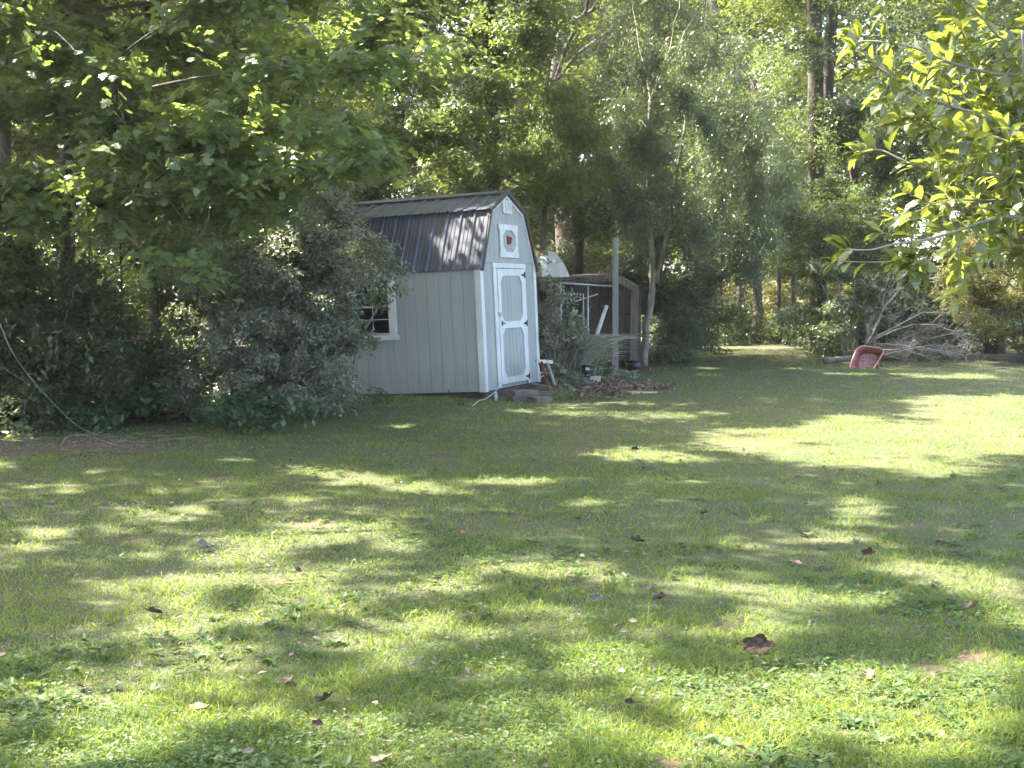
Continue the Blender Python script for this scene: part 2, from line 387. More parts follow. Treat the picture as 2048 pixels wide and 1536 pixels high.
# gable boards below the seam
def gable_board(u0, u1, w0, w1, vf=-.012, top=False):
    c = MB(); k = .002
    if not top: c.box((u0+k, vf, w0), (u1-k, .010, w1))
    else:
        us = [u0+k, u1-k]; mids = [x for x in (UK, W_/2, W_-UK) if us[0] < x < us[1]]
        poly = [(us[0], w0), (us[1], w0), (us[1], roofline(us[1])-.01)] + [(m_, roofline(m_)-.01) for m_ in sorted(mids, reverse=True)] + [(us[0], roofline(us[0])-.01)]
        c.prism(poly, 1, vf, .010)
    shed_part('siding_board', c, 'siding')
for a, b_ in ((.09, .2927), (.2927, .4953)): gable_board(a, b_, .0, 1.985)
for a, b_ in ((1.925, 2.13), (2.13, 2.345)): gable_board(a, b_, .0, 1.985)
us = np.linspace(.03, W_-.03, 13)
for a, b_ in zip(us[:-1], us[1:]): gable_board(float(a), float(b_), 2.005, 0, -.022, True)
c = MB(); c.box((.03, -.030, 1.990), (W_-.03, -.0125, 2.004)); shed_part('drip_strip', c, 'siding')
# corner trims
for (a, b_) in (((-.030, -.030, -.01), (.088, -.0125, 1.985)), ((W_-.095, -.030, -.01), (W_+.02, -.0125, 1.985))):
    c = MB(); c.box(a, b_); shed_part('corner_trim', c, 'white', bev=.002)
c = MB(); c.box((-.030, -.0120, -.01), (-.0125, .075, HW-.02)); shed_part('corner_trim', c, 'white', bev=.002)
# trim boards that follow the gambrel roof line
GP = [(0, HW-.02), (UK, HK), (W_/2, HP), (W_-UK, HK), (W_, HW-.02)]
def inset(pts, d):
    res = []
    for i, p in enumerate(pts):
        p = Vector(p); ns = []
        for j in (i-1, i):
            if 0 <= j < len(pts)-1:
                t_ = (Vector(pts[j+1])-Vector(pts[j])).normalized(); ns.append(Vector((t_.y, -t_.x)))
        n = sum(ns, Vector((0, 0)));
        if n.length == 0: n = ns[0]
        n.normalize(); k = 1/max(.3, n.dot(ns[0])); res.append(tuple(p+n*d*k))
    return res
gi = inset(GP, .052)
for i in range(4):
    c = MB(); c.prism([GP[i], GP[i+1], gi[i+1], gi[i]], 1, -.042, -.0225); shed_part('gable_trim', c, 'white')
# door
def frame_boards(name, mb_polys, v0, v1, mname, parent):
    for poly in mb_polys:
        c = MB(); c.prism(poly, 1, v0, v1); shed_part(name, c, mname, parent, bev=.0015)
def rect(a, b_, c_, d): return [(a, b_), (c_, b_), (c_, d), (a, d)]
c = MB(); c.prism([(.47, 1.985), (1.935, 1.985), (1.925, 1.905), (.485, 1.905)], 1, -.046, -.0125)
c.v = [tuple(q) for q in c.v]; shed_part('door_header', c, 'white')
c = MB(); c.box((.505, -.036, .02), (.632, -.0125, 1.903)); shed_part('door_jamb', c, 'white', bev=.002)
c = MB(); c.box((1.862, -.036, .02), (1.925, -.0125, 1.903)); shed_part('door_jamb', c, 'white', bev=.002)
door = shed_part('door', (lambda q: (q.box((.645, -.020, .065), (1.852, .0085, 1.893)), q)[1])(MB()), 'siding')
for k in range(6):
    a = .76+k*.158
    c = MB(); c.box((a+.004, -.028, .12), (a+.154, -.0203, 1.82)); shed_part('door_board', c, 'siding', door)
ax0, ax1, ax2, ax3 = .645, .760, 1.715, 1.852
frame_boards('door_stile', [rect(ax0, .065, ax1, 1.893), rect(ax2, .065, ax3, 1.893)], -.048, -.0283, 'white', door)
frame_boards('door_rail', [rect(ax1, 1.785, ax2, 1.893), rect(ax1, .945, ax2, 1.055), rect(ax1, .065, ax2, .165)], -.048, -.0283, 'white', door)
ch = .115
cor = []
for (wa, wb) in ((1.055, 1.785), (.165, .945)):
    cor += [[(ax1, wa), (ax1+ch, wa), (ax1, wa+ch)], [(ax2, wa), (ax2, wa+ch), (ax2-ch, wa)],
            [(ax1, wb), (ax1, wb-ch), (ax1+ch, wb)], [(ax2, wb), (ax2-ch, wb), (ax2, wb-ch)]]
frame_boards('corner_brace', cor, -.048, -.0283, 'white', door)
for wz in (1.80, 1.005, .13):       # hinges: a plate on the jamb and a pointed strap on the door
    c = MB(); c.box((1.862, -.052, wz-.055), (1.882, -.0365, wz+.055)); c.prism([(1.855, wz-.03), (1.855, wz+.03), (1.70, wz+.006), (1.70, wz-.006)], 1, -.054, -.0485)
    c.tube([(1.857, -.055, wz-.05), (1.857, -.055, wz+.05)], .008, 8)
    shed_part('hinge', c, 'black', door)
c = MB(); c.tube([(.74, -.049, 1.03), (.74, -.085, 1.03)], .008, 8); c.tube([(.74, -.085, 1.03), (.80, -.088, 1.03)], .009, 8); c.box((.715, -.052, .99), (.765, -.0485, 1.07))
shed_part('door_handle', c, 'black', door)
c = MB(); c.box((.60, -.050, 1.175), (.705, -.0405+.004, 1.205)); c.tube([(.665, -.060, 1.205), (.665, -.075, 1.19), (.665, -.060, 1.17)], .006, 6); c.box((.645, -.072, 1.13), (.685, -.055, 1.168))
shed_part('hasp', c, 'steel', door)
# loft hatch with its octagonal opening and the red emblem
c = MB(); c.box((.84, -.030, 2.10), (1.60, -.0225, 2.60)); loft = shed_part('loft_hatch', c, 'siding')
ox0, ox1, oz0, oz1, oc = .945, 1.515, 2.165, 2.515, .10
frame_boards('hatch_frame', [[(.80, 2.515), (1.64, 2.515), (1.65, 2.605), (.79, 2.605)], [(.80, 2.075), (1.645, 2.075), (1.635, 2.165), (.81, 2.165)],
             rect(.83, 2.165, ox0, 2.515), rect(ox1, 2.165, 1.61, 2.515)], -.052, -.0303, 'white', loft)
frame_boards('corner_brace', [[(ox0, oz0), (ox0+.15, oz0), (ox0, oz0+oc)], [(ox1, oz0), (ox1, oz0+oc), (ox1-.15, oz0)],
             [(ox0, oz1), (ox0, oz1-oc), (ox0+.15, oz1)], [(ox1, oz1), (ox1-.15, oz1), (ox1, oz1-oc)]], -.052, -.0303, 'white', loft)
c = MB(); c.prism([(1.165, 2.425), (1.385, 2.405), (1.385, 2.37), (1.33, 2.352), (1.365, 2.330), (1.335, 2.305), (1.28, 2.300), (1.235, 2.283), (1.175, 2.292)], 1, -.042, -.0305)
shed_part('red_emblem', c, 'redsign', loft, label='dark red notched emblem on the loft hatch')
# gable vent
c = MB(); c.box((1.06, -.026, 2.80), (1.38, -.0225, 2.985)); vent = shed_part('vent', c, 'underdark')
frame_boards('vent_frame', [rect(1.03, 2.965, 1.41, 2.995), rect(1.03, 2.785, 1.41, 2.812), rect(1.03, 2.812, 1.062, 2.965), rect(1.378, 2.812, 1.41, 2.965)], -.050, -.0265, 'white', vent)
for k in range(4):
    a = 1.075+k*.078; c = MB(); c.box((a, -.045, 2.8125), (a+.052, -.0265, 2.9645)); shed_part('vent_slat', c, 'white', vent)
# window
wn = shed_part('window', (lambda q: (q.box((-.004, V0, WN0), (.0, V0+.018, WN1)), q.box((-.004, V1-.018, WN0), (.0, V1, WN1)), q.box((-.012, V0+.018, 1.372), (.012, V1-.018, 1.402)), q)[3-0])(MB()), 'white')
c = MB(); c.box((.001, V0+.002, WN0+.002), (.006, V1-.002, WN1-.002)); shed_part('pane', c, 'glass', wn)
c = MB()
for zz in (1.18, 1.60): c.box((-.003, V0+.0185, zz-.006), (.0, V1-.0185, zz+.006))
for a_, b_ in ((WN0, 1.371), (1.403, WN1)): c.box((-.0045, 1.845, a_), (-.0032, 1.857, b_))
shed_part('muntin', c, 'white', wn)
for a_, b_ in (((-.034, V0-.13, WN0-.04), (-.0125, V0-.002, WN1+.04)), ((-.034, V1+.002, WN0-.04), (-.0125, V1+.13, WN1+.04)),):
    c = MB(); c.box(a_, b_); shed_part('window_trim', c, 'white', wn, bev=.002)
c = MB(); c.prism([(V0-.17, WN0-.12), (V1+.17, WN0-.12), (V1+.15, WN0-.041), (V0-.15, WN0-.041)], 0, -.040, -.0125); shed_part('window_sill', c, 'white', wn)
c = MB(); c.prism([(V0-.15, WN1+.041), (V1+.15, WN1+.041), (V1+.16, WN1+.10), (V0-.16, WN1+.10)], 0, -.040, -.0125); shed_part('window_header', c, 'white', wn)
# ribbed metal roof
def rib_sheet(A, B, va, vb, lift=0.0):
    A = Vector(A); B = Vector(B); d = (B-A).normalized(); n = Vector((-d.y, d.x))
    if n.y < 0: n = -n
    prof = []; x = va
    while x < vb-.001:
        for dx, h in ((0, 0), (.018, .020), (.042, .020), (.060, 0), (.095, 0), (.101, .006), (.112, .006), (.118, 0), (.160, 0), (.166, .006), (.177, .006), (.183, 0)):
            if x+dx < vb: prof.append((x+dx, h))
        x += .2286
    prof.append((vb, 0)); vs = []; fs = []; k = len(prof)
    for e, off in ((A, 0), (B, 0), (A, -.004), (B, -.004)):
        for (vv, h) in prof:
            q = e+n*(h+off+lift); vs.append((q.x, vv, q.y))
    for i in range(k-1):
        fs += [(i, i+1, k+i+1, k+i), (2*k+i+1, 2*k+i, 3*k+i, 3*k+i+1), (i, 2*k+i, 2*k+i+1, i+1), (k+i, k+i+1, 3*k+i+1, 3*k+i)]
    fs += [(0, k, 3*k, 2*k), (k-1, 3*k-1, 4*k-1, 2*k-1)]
    mb = MB(); mb.add(vs, fs); return mb
roof = shed_part('roof', (lambda q: (q.prism([(0, HW-.005), (UK, HK+.015), (W_/2, HP+.012), (W_-UK, HK+.015), (W_, HW-.005), (W_-.02, HW-.02), (W_-UK, HK-.008), (W_/2, HP-.011), (UK, HK-.008), (.02, HW-.02)], 1, -.055, L_+.05), q)[1])(MB()), 'underdark')
edges = np.arange(-.07, L_+.07, .9144).tolist()+[L_+.07]
for a, b_ in zip(edges[:-1], edges[1:]):
    shed_part('roof_panel', rib_sheet((-.055, HW-.045), (UK-.012, HK+.022), a, b_, .010), 'metal', roof)
    shed_part('roof_panel', rib_sheet((W_+.055, HW-.045), (W_-UK+.012, HK+.022), a, b_, .010), 'metal', roof)
    shed_part('roof_panel', rib_sheet((UK-.075, HK+.004), (W_/2, HP+.032), a, b_, .012), 'metal', roof)
    shed_part('roof_panel', rib_sheet((W_-UK+.075, HK+.004), (W_/2, HP+.032), a, b_, .012), 'metal', roof)
c = MB(); c.prism([(W_/2-.15, HP+.018), (W_/2, HP+.075), (W_/2+.15, HP+.018), (W_/2+.148, HP+.010), (W_/2, HP+.066), (W_/2-.148, HP+.010)], 1, -.085, L_+.08)
shed_part('ridge_cap', c, 'metal', roof)
OUT = [(-.058, HW-.05), (UK-.035, HK+.040), (W_/2, HP+.070), (W_-UK+.035, HK+.040), (W_+.058, HW-.05)]
INN = inset(OUT, .062)
for i in range(4):
    c = MB(); c.prism([OUT[i], OUT[i+1], INN[i+1], INN[i]], 1, -.082, -.0425); shed_part('rake_trim', c, 'rake', roof)
# floor rim, skids and the steel foot
c = MB(); c.box((0.0, -.01, -.10), (W_, .04, -.012)); c.box((0.03, .04, -.085), (.06, L_, -.012)); c.box((W_-.04, .04, -.10), (W_, L_, -.012))
shed_part('floor_rim', c, 'rimwood')
for a in (.35, 1.1, 1.95):
    c = MB(); c.box((a, .05, -.20), (a+.1, L_-.05, -.1005)); shed_part('skid', c, 'underdark')
c = MB(); c.tube([(2.16, .02, -.10), (2.16, .02, -.28)], .032, 10); c.box((2.08, -.04, -.29), (2.24, .08, -.275)); shed_part('steel_foot', c, 'steel')
for (a, b_) in ((.12, .15), (.12, 2.6), (2.1, 2.6), (.12, 1.4)):
    c = MB(); c.box((a-.1, b_-.1, -.42), (a+.12, b_+.2, -.2005)); shed_part('pier_block', c, 'concrete')

# ------------------------------------------------------------------ things by the shed
def block(label, px, py, Y, dims, rz, mname='concrete', z=None, bev=.006, name='concrete_block', cat='concrete block', group=None):
    p = P(px, py, Y); zz = gz(p[0], p[1])-.02 if z is None else z
    c = MB(); lx, ly, lz = dims; c.box((-lx/2, -ly/2, 0), (lx/2, ly/2, lz))
    o = c.build(name, M[mname]); o.location = (p[0], p[1], zz); o.rotation_euler = (random.uniform(-.02, .02), random.uniform(-.02, .02), rz)
    bevel(o, bev, 2); tag(o, label, cat, group); return o
SG = 'concrete step blocks by the shed door'
b0 = block('lower weathered concrete block of the stacked pair below the shed door', 1042, 800, 21.35, (.36, .30, .095), .32, group=SG); zb = b0.location.z
block('upper weathered concrete block of the stacked pair below the shed door', 1046, 790, 21.35, (.38, .31, .085), .36, z=zb+.097, group=SG)
block('single low concrete block in front, right end of the shed steps', 1079, 803, 21.15, (.27, .30, .10), .5, group=SG)
block('concrete block behind the step blocks, half hidden by the rusty stand', 1088, 786, 21.75, (.26, .22, .12), .2, group=SG)
# grey cable hanging from the door corner
c = MB(); pts = [PV(1000, 765, 21.5), PV(999, 772, 21.4), PV(993, 781, 21.2), PV(983, 790, 21.1), PV(970, 798, 20.9), PV(958, 801, 20.6), PV(945, 806, 20.3)]
pts[-1].z = gz(pts[-1].x, pts[-1].y)+.015
c.tube(pts, .006, 6); tag(c.build('cable', M['hose'], smooth=True), 'thin pale cable drooping from the bottom corner of the shed door to the grass', 'cable')
c = MB(); q = PV(992, 800, 21.4); q.z = gz(q.x, q.y); c.tube([q, q+Vector((0, 0, .09)), q+Vector((0, 0, .1)), q+Vector((0, 0, .13))], [.024, .024, .012, .010], 10)
tag(c.build('bottle', M['blueplastic'], smooth=True), 'small pale plastic bottle under the shed beside the cable', 'bottle')

# rusty and white folding stand at the shed's right corner
st = thing('folding_stand', 'rusty red and white folding work stand leaning at right corner of the shed', 'work stand', tuple(GV(1092, 787)))
def rel(o, v): return v-Vector(o.location)
YS = 22.6
def lp(px, py, Y=YS): return rel(st, PV(px, py, Y))
c = MB(); c.beam(lp(1072, 722), lp(1103, 724, 22.9), .05, .055); c.build('top_beam', M['white_metal'], st)
for a, b_, m_ in ((lp(1083, 724), lp(1102, 794, 22.0), 'rust'), (lp(1079, 724, 22.8), lp(1090, 770, 23.1), 'rust'), (lp(1094, 724), lp(1109, 768, 23.0), 'white_metal')):
    c = MB(); c.beam(a, b_, .035, .03); c.build('leg', M[m_], st)
for a, b_ in ((lp(1074, 752), lp(1092, 739)), (lp(1074, 760), lp(1096, 745))):
    c = MB(); c.beam(a, b_, .018, .018); c.build('brace', M['white_metal'], st)
c = MB(); c.beam(PV(1066, 768, 23.3), PV(1100, 774, 22.9), .07, .03); tag(c.build('grey_plank', M['greypost']), 'short grey plank lying behind the rusty folding stand', 'plank')

# ------------------------------------------------------------------ kennel, shelter, post
KN = thing('dog_kennel', 'galvanised chain link kennel panel with a gate behind the shed', 'kennel', tuple(GV(1175, 742)))
def kp(px, py, Y): return rel(KN, PV(px, py, Y))
ka, kb = kp(1122, 566, 25.4), kp(1229, 573, 26.2)
kc, kd = kp(1122, 742, 25.4), kp(1229, 736, 26.2)
def pipe(name, pts, r, parent, m='galv'):
    c = MB(); c.tube(pts, r, 8); return c.build(name, M[m], parent, True)
for pts in ((ka, kb), (kc, kd)): pipe('frame_rail', pts, .019, KN)
for pts in ((ka, kc), (kb, kd), (ka.lerp(kb, .5)+Vector((0, .05, 0)), kc.lerp(kd, .5)+Vector((0, .05, 0)))): pipe('frame_post', pts, .019, KN)
gt = pipe('gate', (kp(1126, 588, 25.35), kp(1166, 588, 25.65), kp(1168, 736, 25.65)), .015, KN)
pipe('gate_rail', (kp(1126, 660, 25.35), kp(1167, 661, 25.65)), .012, KN)
def chain(a, b_, c_, d, step=.075, r=.0016):
    """woven wire between the four corners a b (top) c d (bottom)"""
    mb = MB(); wdt = (b_-a).length; hgt = (c_-a).length
    def at(x, y): return a.lerp(b_, x/wdt).lerp(c_.lerp(d, x/wdt), y/hgt)
    k = -hgt
    while k < wdt+hgt:
        for s_ in (1, -1):
            x0, y0 = (k, 0) if s_ > 0 else (k, hgt)
            t0 = max(0, -x0); t1 = min(hgt, wdt-x0)
            if t1-t0 > .03:
                q = [at(x0+t0, y0+s_*t0), at(x0+t1, y0+s_*t1)]
                mb.tube(q, r, 3, False)
        k += step
    return mb
o = chain(ka, kb, kc, kd).build('chain_link', M['galv'], KN); o['kind'] = 'stuff'
# return panel running back from the left post
ke, kf = kp(1092, 580, 29.0), kp(1092, 722, 29.0)
o = chain(ka, ke, kc, kf, .10).build('chain_link', M['galv'], KN); o['kind'] = 'stuff'
pipe('frame_rail', (ka, ke), .019, KN)

SH = thing('wooden_shelter', 'low weathered wooden shelter with a plank door behind the chain link kennel', 'shelter', tuple(GV(1240, 733)))
def sp(px, py, Y): return rel(SH, PV(px, py, Y))
def slab(name, pts, th, m, parent, label=None):
    """four corner points given a thickness along their normal"""
    p = [Vector(q) for q in pts]; n = (p[1]-p[0]).cross(p[3]-p[0]).normalized()*th
    c = MB(); c.add(p+[q+n for q in p], [(0,3,2,1),(4,5,6,7),(0,1,5,4),(1,2,6,5),(2,3,7,6),(3,0,4,7)])
    o = c.build(name, M[m], parent)
    if label: o['label'] = label
    return o
rf = slab('roof', (sp(1066, 561, 26.6), sp(1227, 554, 26.6), sp(1232, 548, 30.0), sp(1072, 556, 30.0)), .035, 'oldwood', SH)
slab('roof_slope', (sp(1228, 552, 26.55), sp(1274, 577, 26.55), sp(1276, 572, 30.0), sp(1234, 548, 30.0)), .04, 'oldwood', SH)
c = MB(); c.beam(sp(1229, 556, 26.5), sp(1276, 582, 26.5), .04, .10); c.build('fascia', M['oldwood'], SH)
c = MB(); c.beam(sp(1066, 566, 26.5), sp(1226, 560, 26.5), .05, .075); c.build('fascia', M['redwood'], SH)
c = MB(); c.beam(sp(1150, 573, 26.7), sp(1226, 563, 26.7), .04, .10); c.build('beam', M['redwood'], SH)
for (xa, wd) in ((1266.5, .10), (1274, .06)):
    c = MB(); c.beam(sp(xa, 583, 26.7), sp(xa-1.5, 733, 26.7), wd, .09, (0, 1, 0)); c.build('post', M['oldwood'], SH)
c = MB(); c.beam(sp(1236, 586, 26.75), sp(1266, 586, 26.75), .05, .10); c.build('lintel', M['oldwood'], SH)
dr = slab('door', (sp(1234, 735, 26.85), sp(1263, 735, 26.85), sp(1263, 590, 26.85), sp(1234, 590, 26.85)), -.02, 'black', SH)
for (ya, yb) in ((591, 626), (629, 684), (687, 734)):
    for k in range(2):
        xa = 1235+k*14; slab('door_board', (sp(xa, yb, 26.8), sp(xa+13.2, yb, 26.8), sp(xa+13.2, ya, 26.8), sp(xa, ya, 26.8)), -.03, 'redwood', dr)
slab('gable_panel', (sp(1232, 582, 26.9), sp(1268, 582, 26.9), sp(1262, 574, 26.9), sp(1232, 560, 26.9)), -.02, 'oldwood', SH)
# back and side walls of separate planks
for k in range(14):
    xa = 1072+k*13.9; slab('wall_plank', (sp(xa, 720, 29.6), sp(xa+13.3, 720, 29.6), sp(xa+13.3, 563, 29.6), sp(xa, 563, 29.6)), -.03, 'redwood', SH)
for k in range(7):
    Ya = 27+k*.37; slab('side_plank', (sp(1279, 728, Ya)-Vector((.0,0,0)), sp(1279, 726, Ya)+Vector((0, .35, 0)), sp(1279, 583, Ya)+Vector((0, .35, 0)), sp(1279, 583, Ya)), .03, 'redwood', SH)
# things inside the kennel
c = MB(); c.tube([PV(1213.5, 611, 26.0), PV(1194, 668, 25.95), PV(1176, 735, 25.8)], [.038, .040, .040], 10)
tag(c.build('white_pipe', M['white_metal'], smooth=True), 'white plastic pipe leaning inside the chain link kennel', 'pipe')
c = MB(); c.tube([PV(1150, 603, 26.3), PV(1196, 588, 26.6)], .012, 6); tag(c.build('thin_pole', M['spider'] if False else M['white_metal']), 'thin pale pole slanting across the top of the kennel', 'pole')
c = MB(); c.tube([PV(1181, 612, 26.3), PV(1172, 650, 26.2), PV(1168, 735, 26.2)], .014, 6); tag(c.build('garden_stake', M['oldwood']), 'pale wooden garden stake standing inside the kennel', 'stake')
c = MB(); a = PV(1150, 629, 26.3); c.tube([a, a+Vector((0, 0, .05)), a+Vector((0, 0, .09))], [.035, .05, .05], 10); tag(c.build('cup', M['white_metal'], smooth=True), 'small white cup hung on the kennel wire', 'cup')

c = MB(); a = PV(1230.5, 736, 26.0); t_ = PV(1231, 475, 26.0); a.z = gz(a.x, a.y)-.1
pst = thing('fence_post', 'tall grey square wooden post standing in front of the wooden shelter', 'post', tuple(a))
c.beam(Vector((0, 0, 0)), t_-a, .105, .105, (0, 1, 0)); bevel(c.build('post_timber', M['greypost'], pst), .006)
for pyy in (523, 548, 596, 651):
    c = MB(); q = PV(1237, pyy, 25.93)-a; c.tube([q, q+Vector((.03, -.03, .0))], .007, 6); c.build('staple', M['rust'], pst)

# rounded white cover on the shelter roof
def cover():
    vs = []; fs = []; n, k = 15, 9
    base = P(np.linspace(1050, 1140, n), 558, 27.4)
    top = [520, 506, 503, 501, 501, 500, 499, 500, 501, 504, 509, 516, 526, 540, 556]
    for i in range(n):
        bx = Vector(base[i].tolist()); tz = PV(1100, top[i], 27.4).z; h = tz-bx.z
        for j in range(k):
            a = math.pi*j/(k-1)
            yy = -math.cos(a)*.75*(0.35+.65*min(1, h/.4)); zz = (math.sin(a)**.75)*h*(1+.04*math.sin(i*1.9+j))
            vs.append((bx.x, bx.y+yy, bx.z+zz))
    for i in range(n-1):
        for j in range(k-1): fs.append((i*k+j, (i+1)*k+j, (i+1)*k+j+1, i*k+j+1))
    return vs, fs
vs, fs = cover(); c = MB(); c.add(vs, fs)
t_ = thing('plastic_cover', 'rounded dirty white cover lying on the shelter roof right of the shed', 'cover', (0, 0, 0))
o = c.build('cover_shell', M['tarp'], t_, True); o.data.materials.append(M['tarp_stain'])
for p_ in o.data.polygons:
    cc = sum((Vector(vs[i]) for i in p_.vertices), Vector())/len(p_.vertices)
    px_, py_ = proj(np.array(cc)); 
    if px_ < 1078+6*math.sin(float(py_)*.7) + max(0, (530-float(py_)))*.5: p_.material_index = 1
m_ = o.modifiers.new('solid', 'SOLIDIFY'); m_.thickness = .01
m_ = o.modifiers.new('sub', 'SUBSURF'); m_.levels = 1; m_.render_levels = 2

# pots, bucket, slabs
def pot(name, label, cat, loc, r0, r1, h, m, rim=True):
    o = thing(name, label, cat, loc)
    c = MB(); c.tube([(0, 0, 0), (0, 0, h), (0, 0, h), (0, 0, h*.15)], [r0, r1, r1*.92, r0*.9], 16); c.build('pot_wall', M[m], o, True)
    if rim: c = MB(); c.tube([(0, 0, h-.03), (0, 0, h+.004)], [r1*1.06, r1*1.08], 16); c.build('rim', M[m], o, True)
    return o
b1 = block('grey concrete block under the black plant pot', 1171, 762, 24.3, (.19, .19, .13), .1)
b2 = block('pale concrete block standing beside the black plant pot', 1189, 762, 24.3, (.19, .19, .14), .15, 'concrete_pale')
a = b1.location
pt = pot('plant_pot', 'black plastic plant pot with a white label on a concrete block', 'plant pot', (a.x+.03, a.y, a.z+.13), .09, .115, .20, 'plasticblack')
c = MB(); c.box((-.035, -.118, .12), (.03, -.108, .165)); c.build('white_label', M['white_metal'], pt)
a = GV(1267, 744); pot('black_bucket', 'black plastic bucket standing at the shelter door behind the pale plant', 'bucket', (a.x, a.y, a.z), .13, .165, .22, 'plasticblack')
block('orange tan flat stone lying in the grass right of the leaf litter', 1269, 786, 22.5, (.20, .22, .04), .4, 'brick_pale', name='flat_stone', cat='stone')
block('narrow pale flat stone, right one of the two stones in the grass', 1299, 788, 22.4, (.24, .09, .04), .1, 'brick_white', name='flat_stone', cat='stone')
block('pale scrap of board lying in the grass right of the shed steps', 1128, 808, 20.4, (.15, .05, .02), .1, 'brick_white', name='board_scrap', cat='board')

# ------------------------------------------------------------------ wheelbarrow
WB = thing('wheelbarrow', 'faded red wheelbarrow tipped forward with its empty tray facing the lawn', 'wheelbarrow', tuple(GV(1733, 740)))
def wp(px, py, Y): return rel(WB, PV(px, py, Y))
def loop_pts(cs, Yf, n=7, rad=.28):
    """rounded quadrilateral through pixel corners"""
    out = []
    m = len(cs)
    for i in range(m):
        p0 = Vector(cs[i-1]); p1 = Vector(cs[i]); p2 = Vector(cs[(i+1) % m])
        a = p1.lerp(p0, rad); b_ = p1.lerp(p2, rad)
        for k in range(n):
            t = k/(n-1); q = a.lerp(p1, t).lerp(p1.lerp(b_, t), t); out.append(wp(q.x, q.y, Yf(q.y)))
    return out
YF = lambda py: 27.75+(742-py)*.0085
rim = loop_pts([(1716, 690), (1772, 698), (1742, 745), (1696, 741)], YF)
flo = loop_pts([(1722, 706), (1760, 710), (1746, 738), (1716, 736)], lambda py: YF(py)+.26)
n = len(rim); c = MB(); mid = [r_.lerp(f_, .5)+Vector((0, .02, 0)) for r_, f_ in zip(rim, flo)]
c.add(rim+mid+flo, [(i, (i+1) % n, n+(i+1) % n, n+i) for i in range(n)]+[(n+i, n+(i+1) % n, 2*n+(i+1) % n, 2*n+i) for i in range(n)])
tr = c.build('tray', M['redplastic'], WB, True); mm = tr.modifiers.new('s', 'SOLIDIFY'); mm.thickness = .008
c = MB(); c.add(flo, [tuple(range(n))]); fl = c.build('tray_floor', M['tray_dirt'], WB); mm = fl.modifiers.new('s', 'SOLIDIFY'); mm.thickness = .008
c = MB(); c.tube(rim+[rim[0]], .013, 6); c.build('tray_rim', M['trayrim'], WB, True)
for qx, qy in ((1725, 709), (1756, 713)):
    c = MB(); a = wp(qx, qy, YF(qy)+.245); c.tube([a, a+Vector((0, .02, 0))], .012, 6); c.build('bolt', M['black'], WB)
c = MB(); c.tube([wp(1758, 716, 28.3), wp(1762, 728, 28.2), wp(1762, 738, 28.1)], .015, 6); c.tube([wp(1762, 738, 28.1), wp(1758, 738, 28.5)], .015, 6); c.build('stand_leg', M['black'], WB, True)
for xx in (1722, 1752):
    c = MB(); c.tube([wp(xx, 735, 28.4), wp(xx+3, 712, 28.6), wp(xx+4, 700, 29.1)], .018, 8); c.build('handle', M['black'], WB, True)
a = wp(1733, 732, 28.55); c = MB()
ring = [a+Vector((.02*math.sin(0), .15*math.cos(t_), .15*math.sin(t_)+.02)) for t_ in np.linspace(0, 2*math.pi, 17)]
c.tube(ring, .04, 8, False); wh = c.build('wheel', M['tyre'], WB, True)
c = MB(); c.tube([a+Vector((-.1, 0, .02)), a+Vector((.1, 0, .02))], .02, 8); c.build('axle', M['black'], wh)

# ------------------------------------------------------------------ dead branches
def wander(a, b_, n, amp, sag=0):
    a = Vector(a); b_ = Vector(b_); L = (b_-a).length; out = []
    o1 = Vector((random.uniform(-1, 1), random.uniform(-1, 1), random.uniform(-1, 1)))
    for i in range(n+1):
        t = i/n; q = a.lerp(b_, t)
        q += o1*amp*L*math.sin(math.pi*t)*.6
        if 0 < i < n: q += Vector((random.gauss(0, 1), random.gauss(0, 1), random.gauss(0, 1)))*amp*L*.12
        q.z += sag*L*math.sin(math.pi*t); out.append(q)
    return out
def twigs_on(mb, pts, r, n, length, droop=0, depth=1):
    for _ in range(n):
        i = random.randint(max(1, len(pts)//4), len(pts)-1); p = pts[i]; d = (pts[i]-pts[i-1]).normalized()
        e = (d*.8+Vector((random.gauss(0, .45), random.gauss(0, .45), random.gauss(droop, .4)))).normalized()*length*random.uniform(.4, 1.2)
        w_ = wander(p, p+e, 4, .12); mb.tube(w_, [r*(1-.8*k/4) for k in range(5)], 3 if r < .006 else 4, False)
        if depth: twigs_on(mb, w_, r*.55, 3, length*.45, droop, depth-1)
BR = thing('brush_pile', 'heap of bare grey dead branches lying behind the red wheelbarrow', 'branches', tuple(GV(1800, 722)))
def bp(px, py, Y): return rel(BR, PV(px, py, Y))
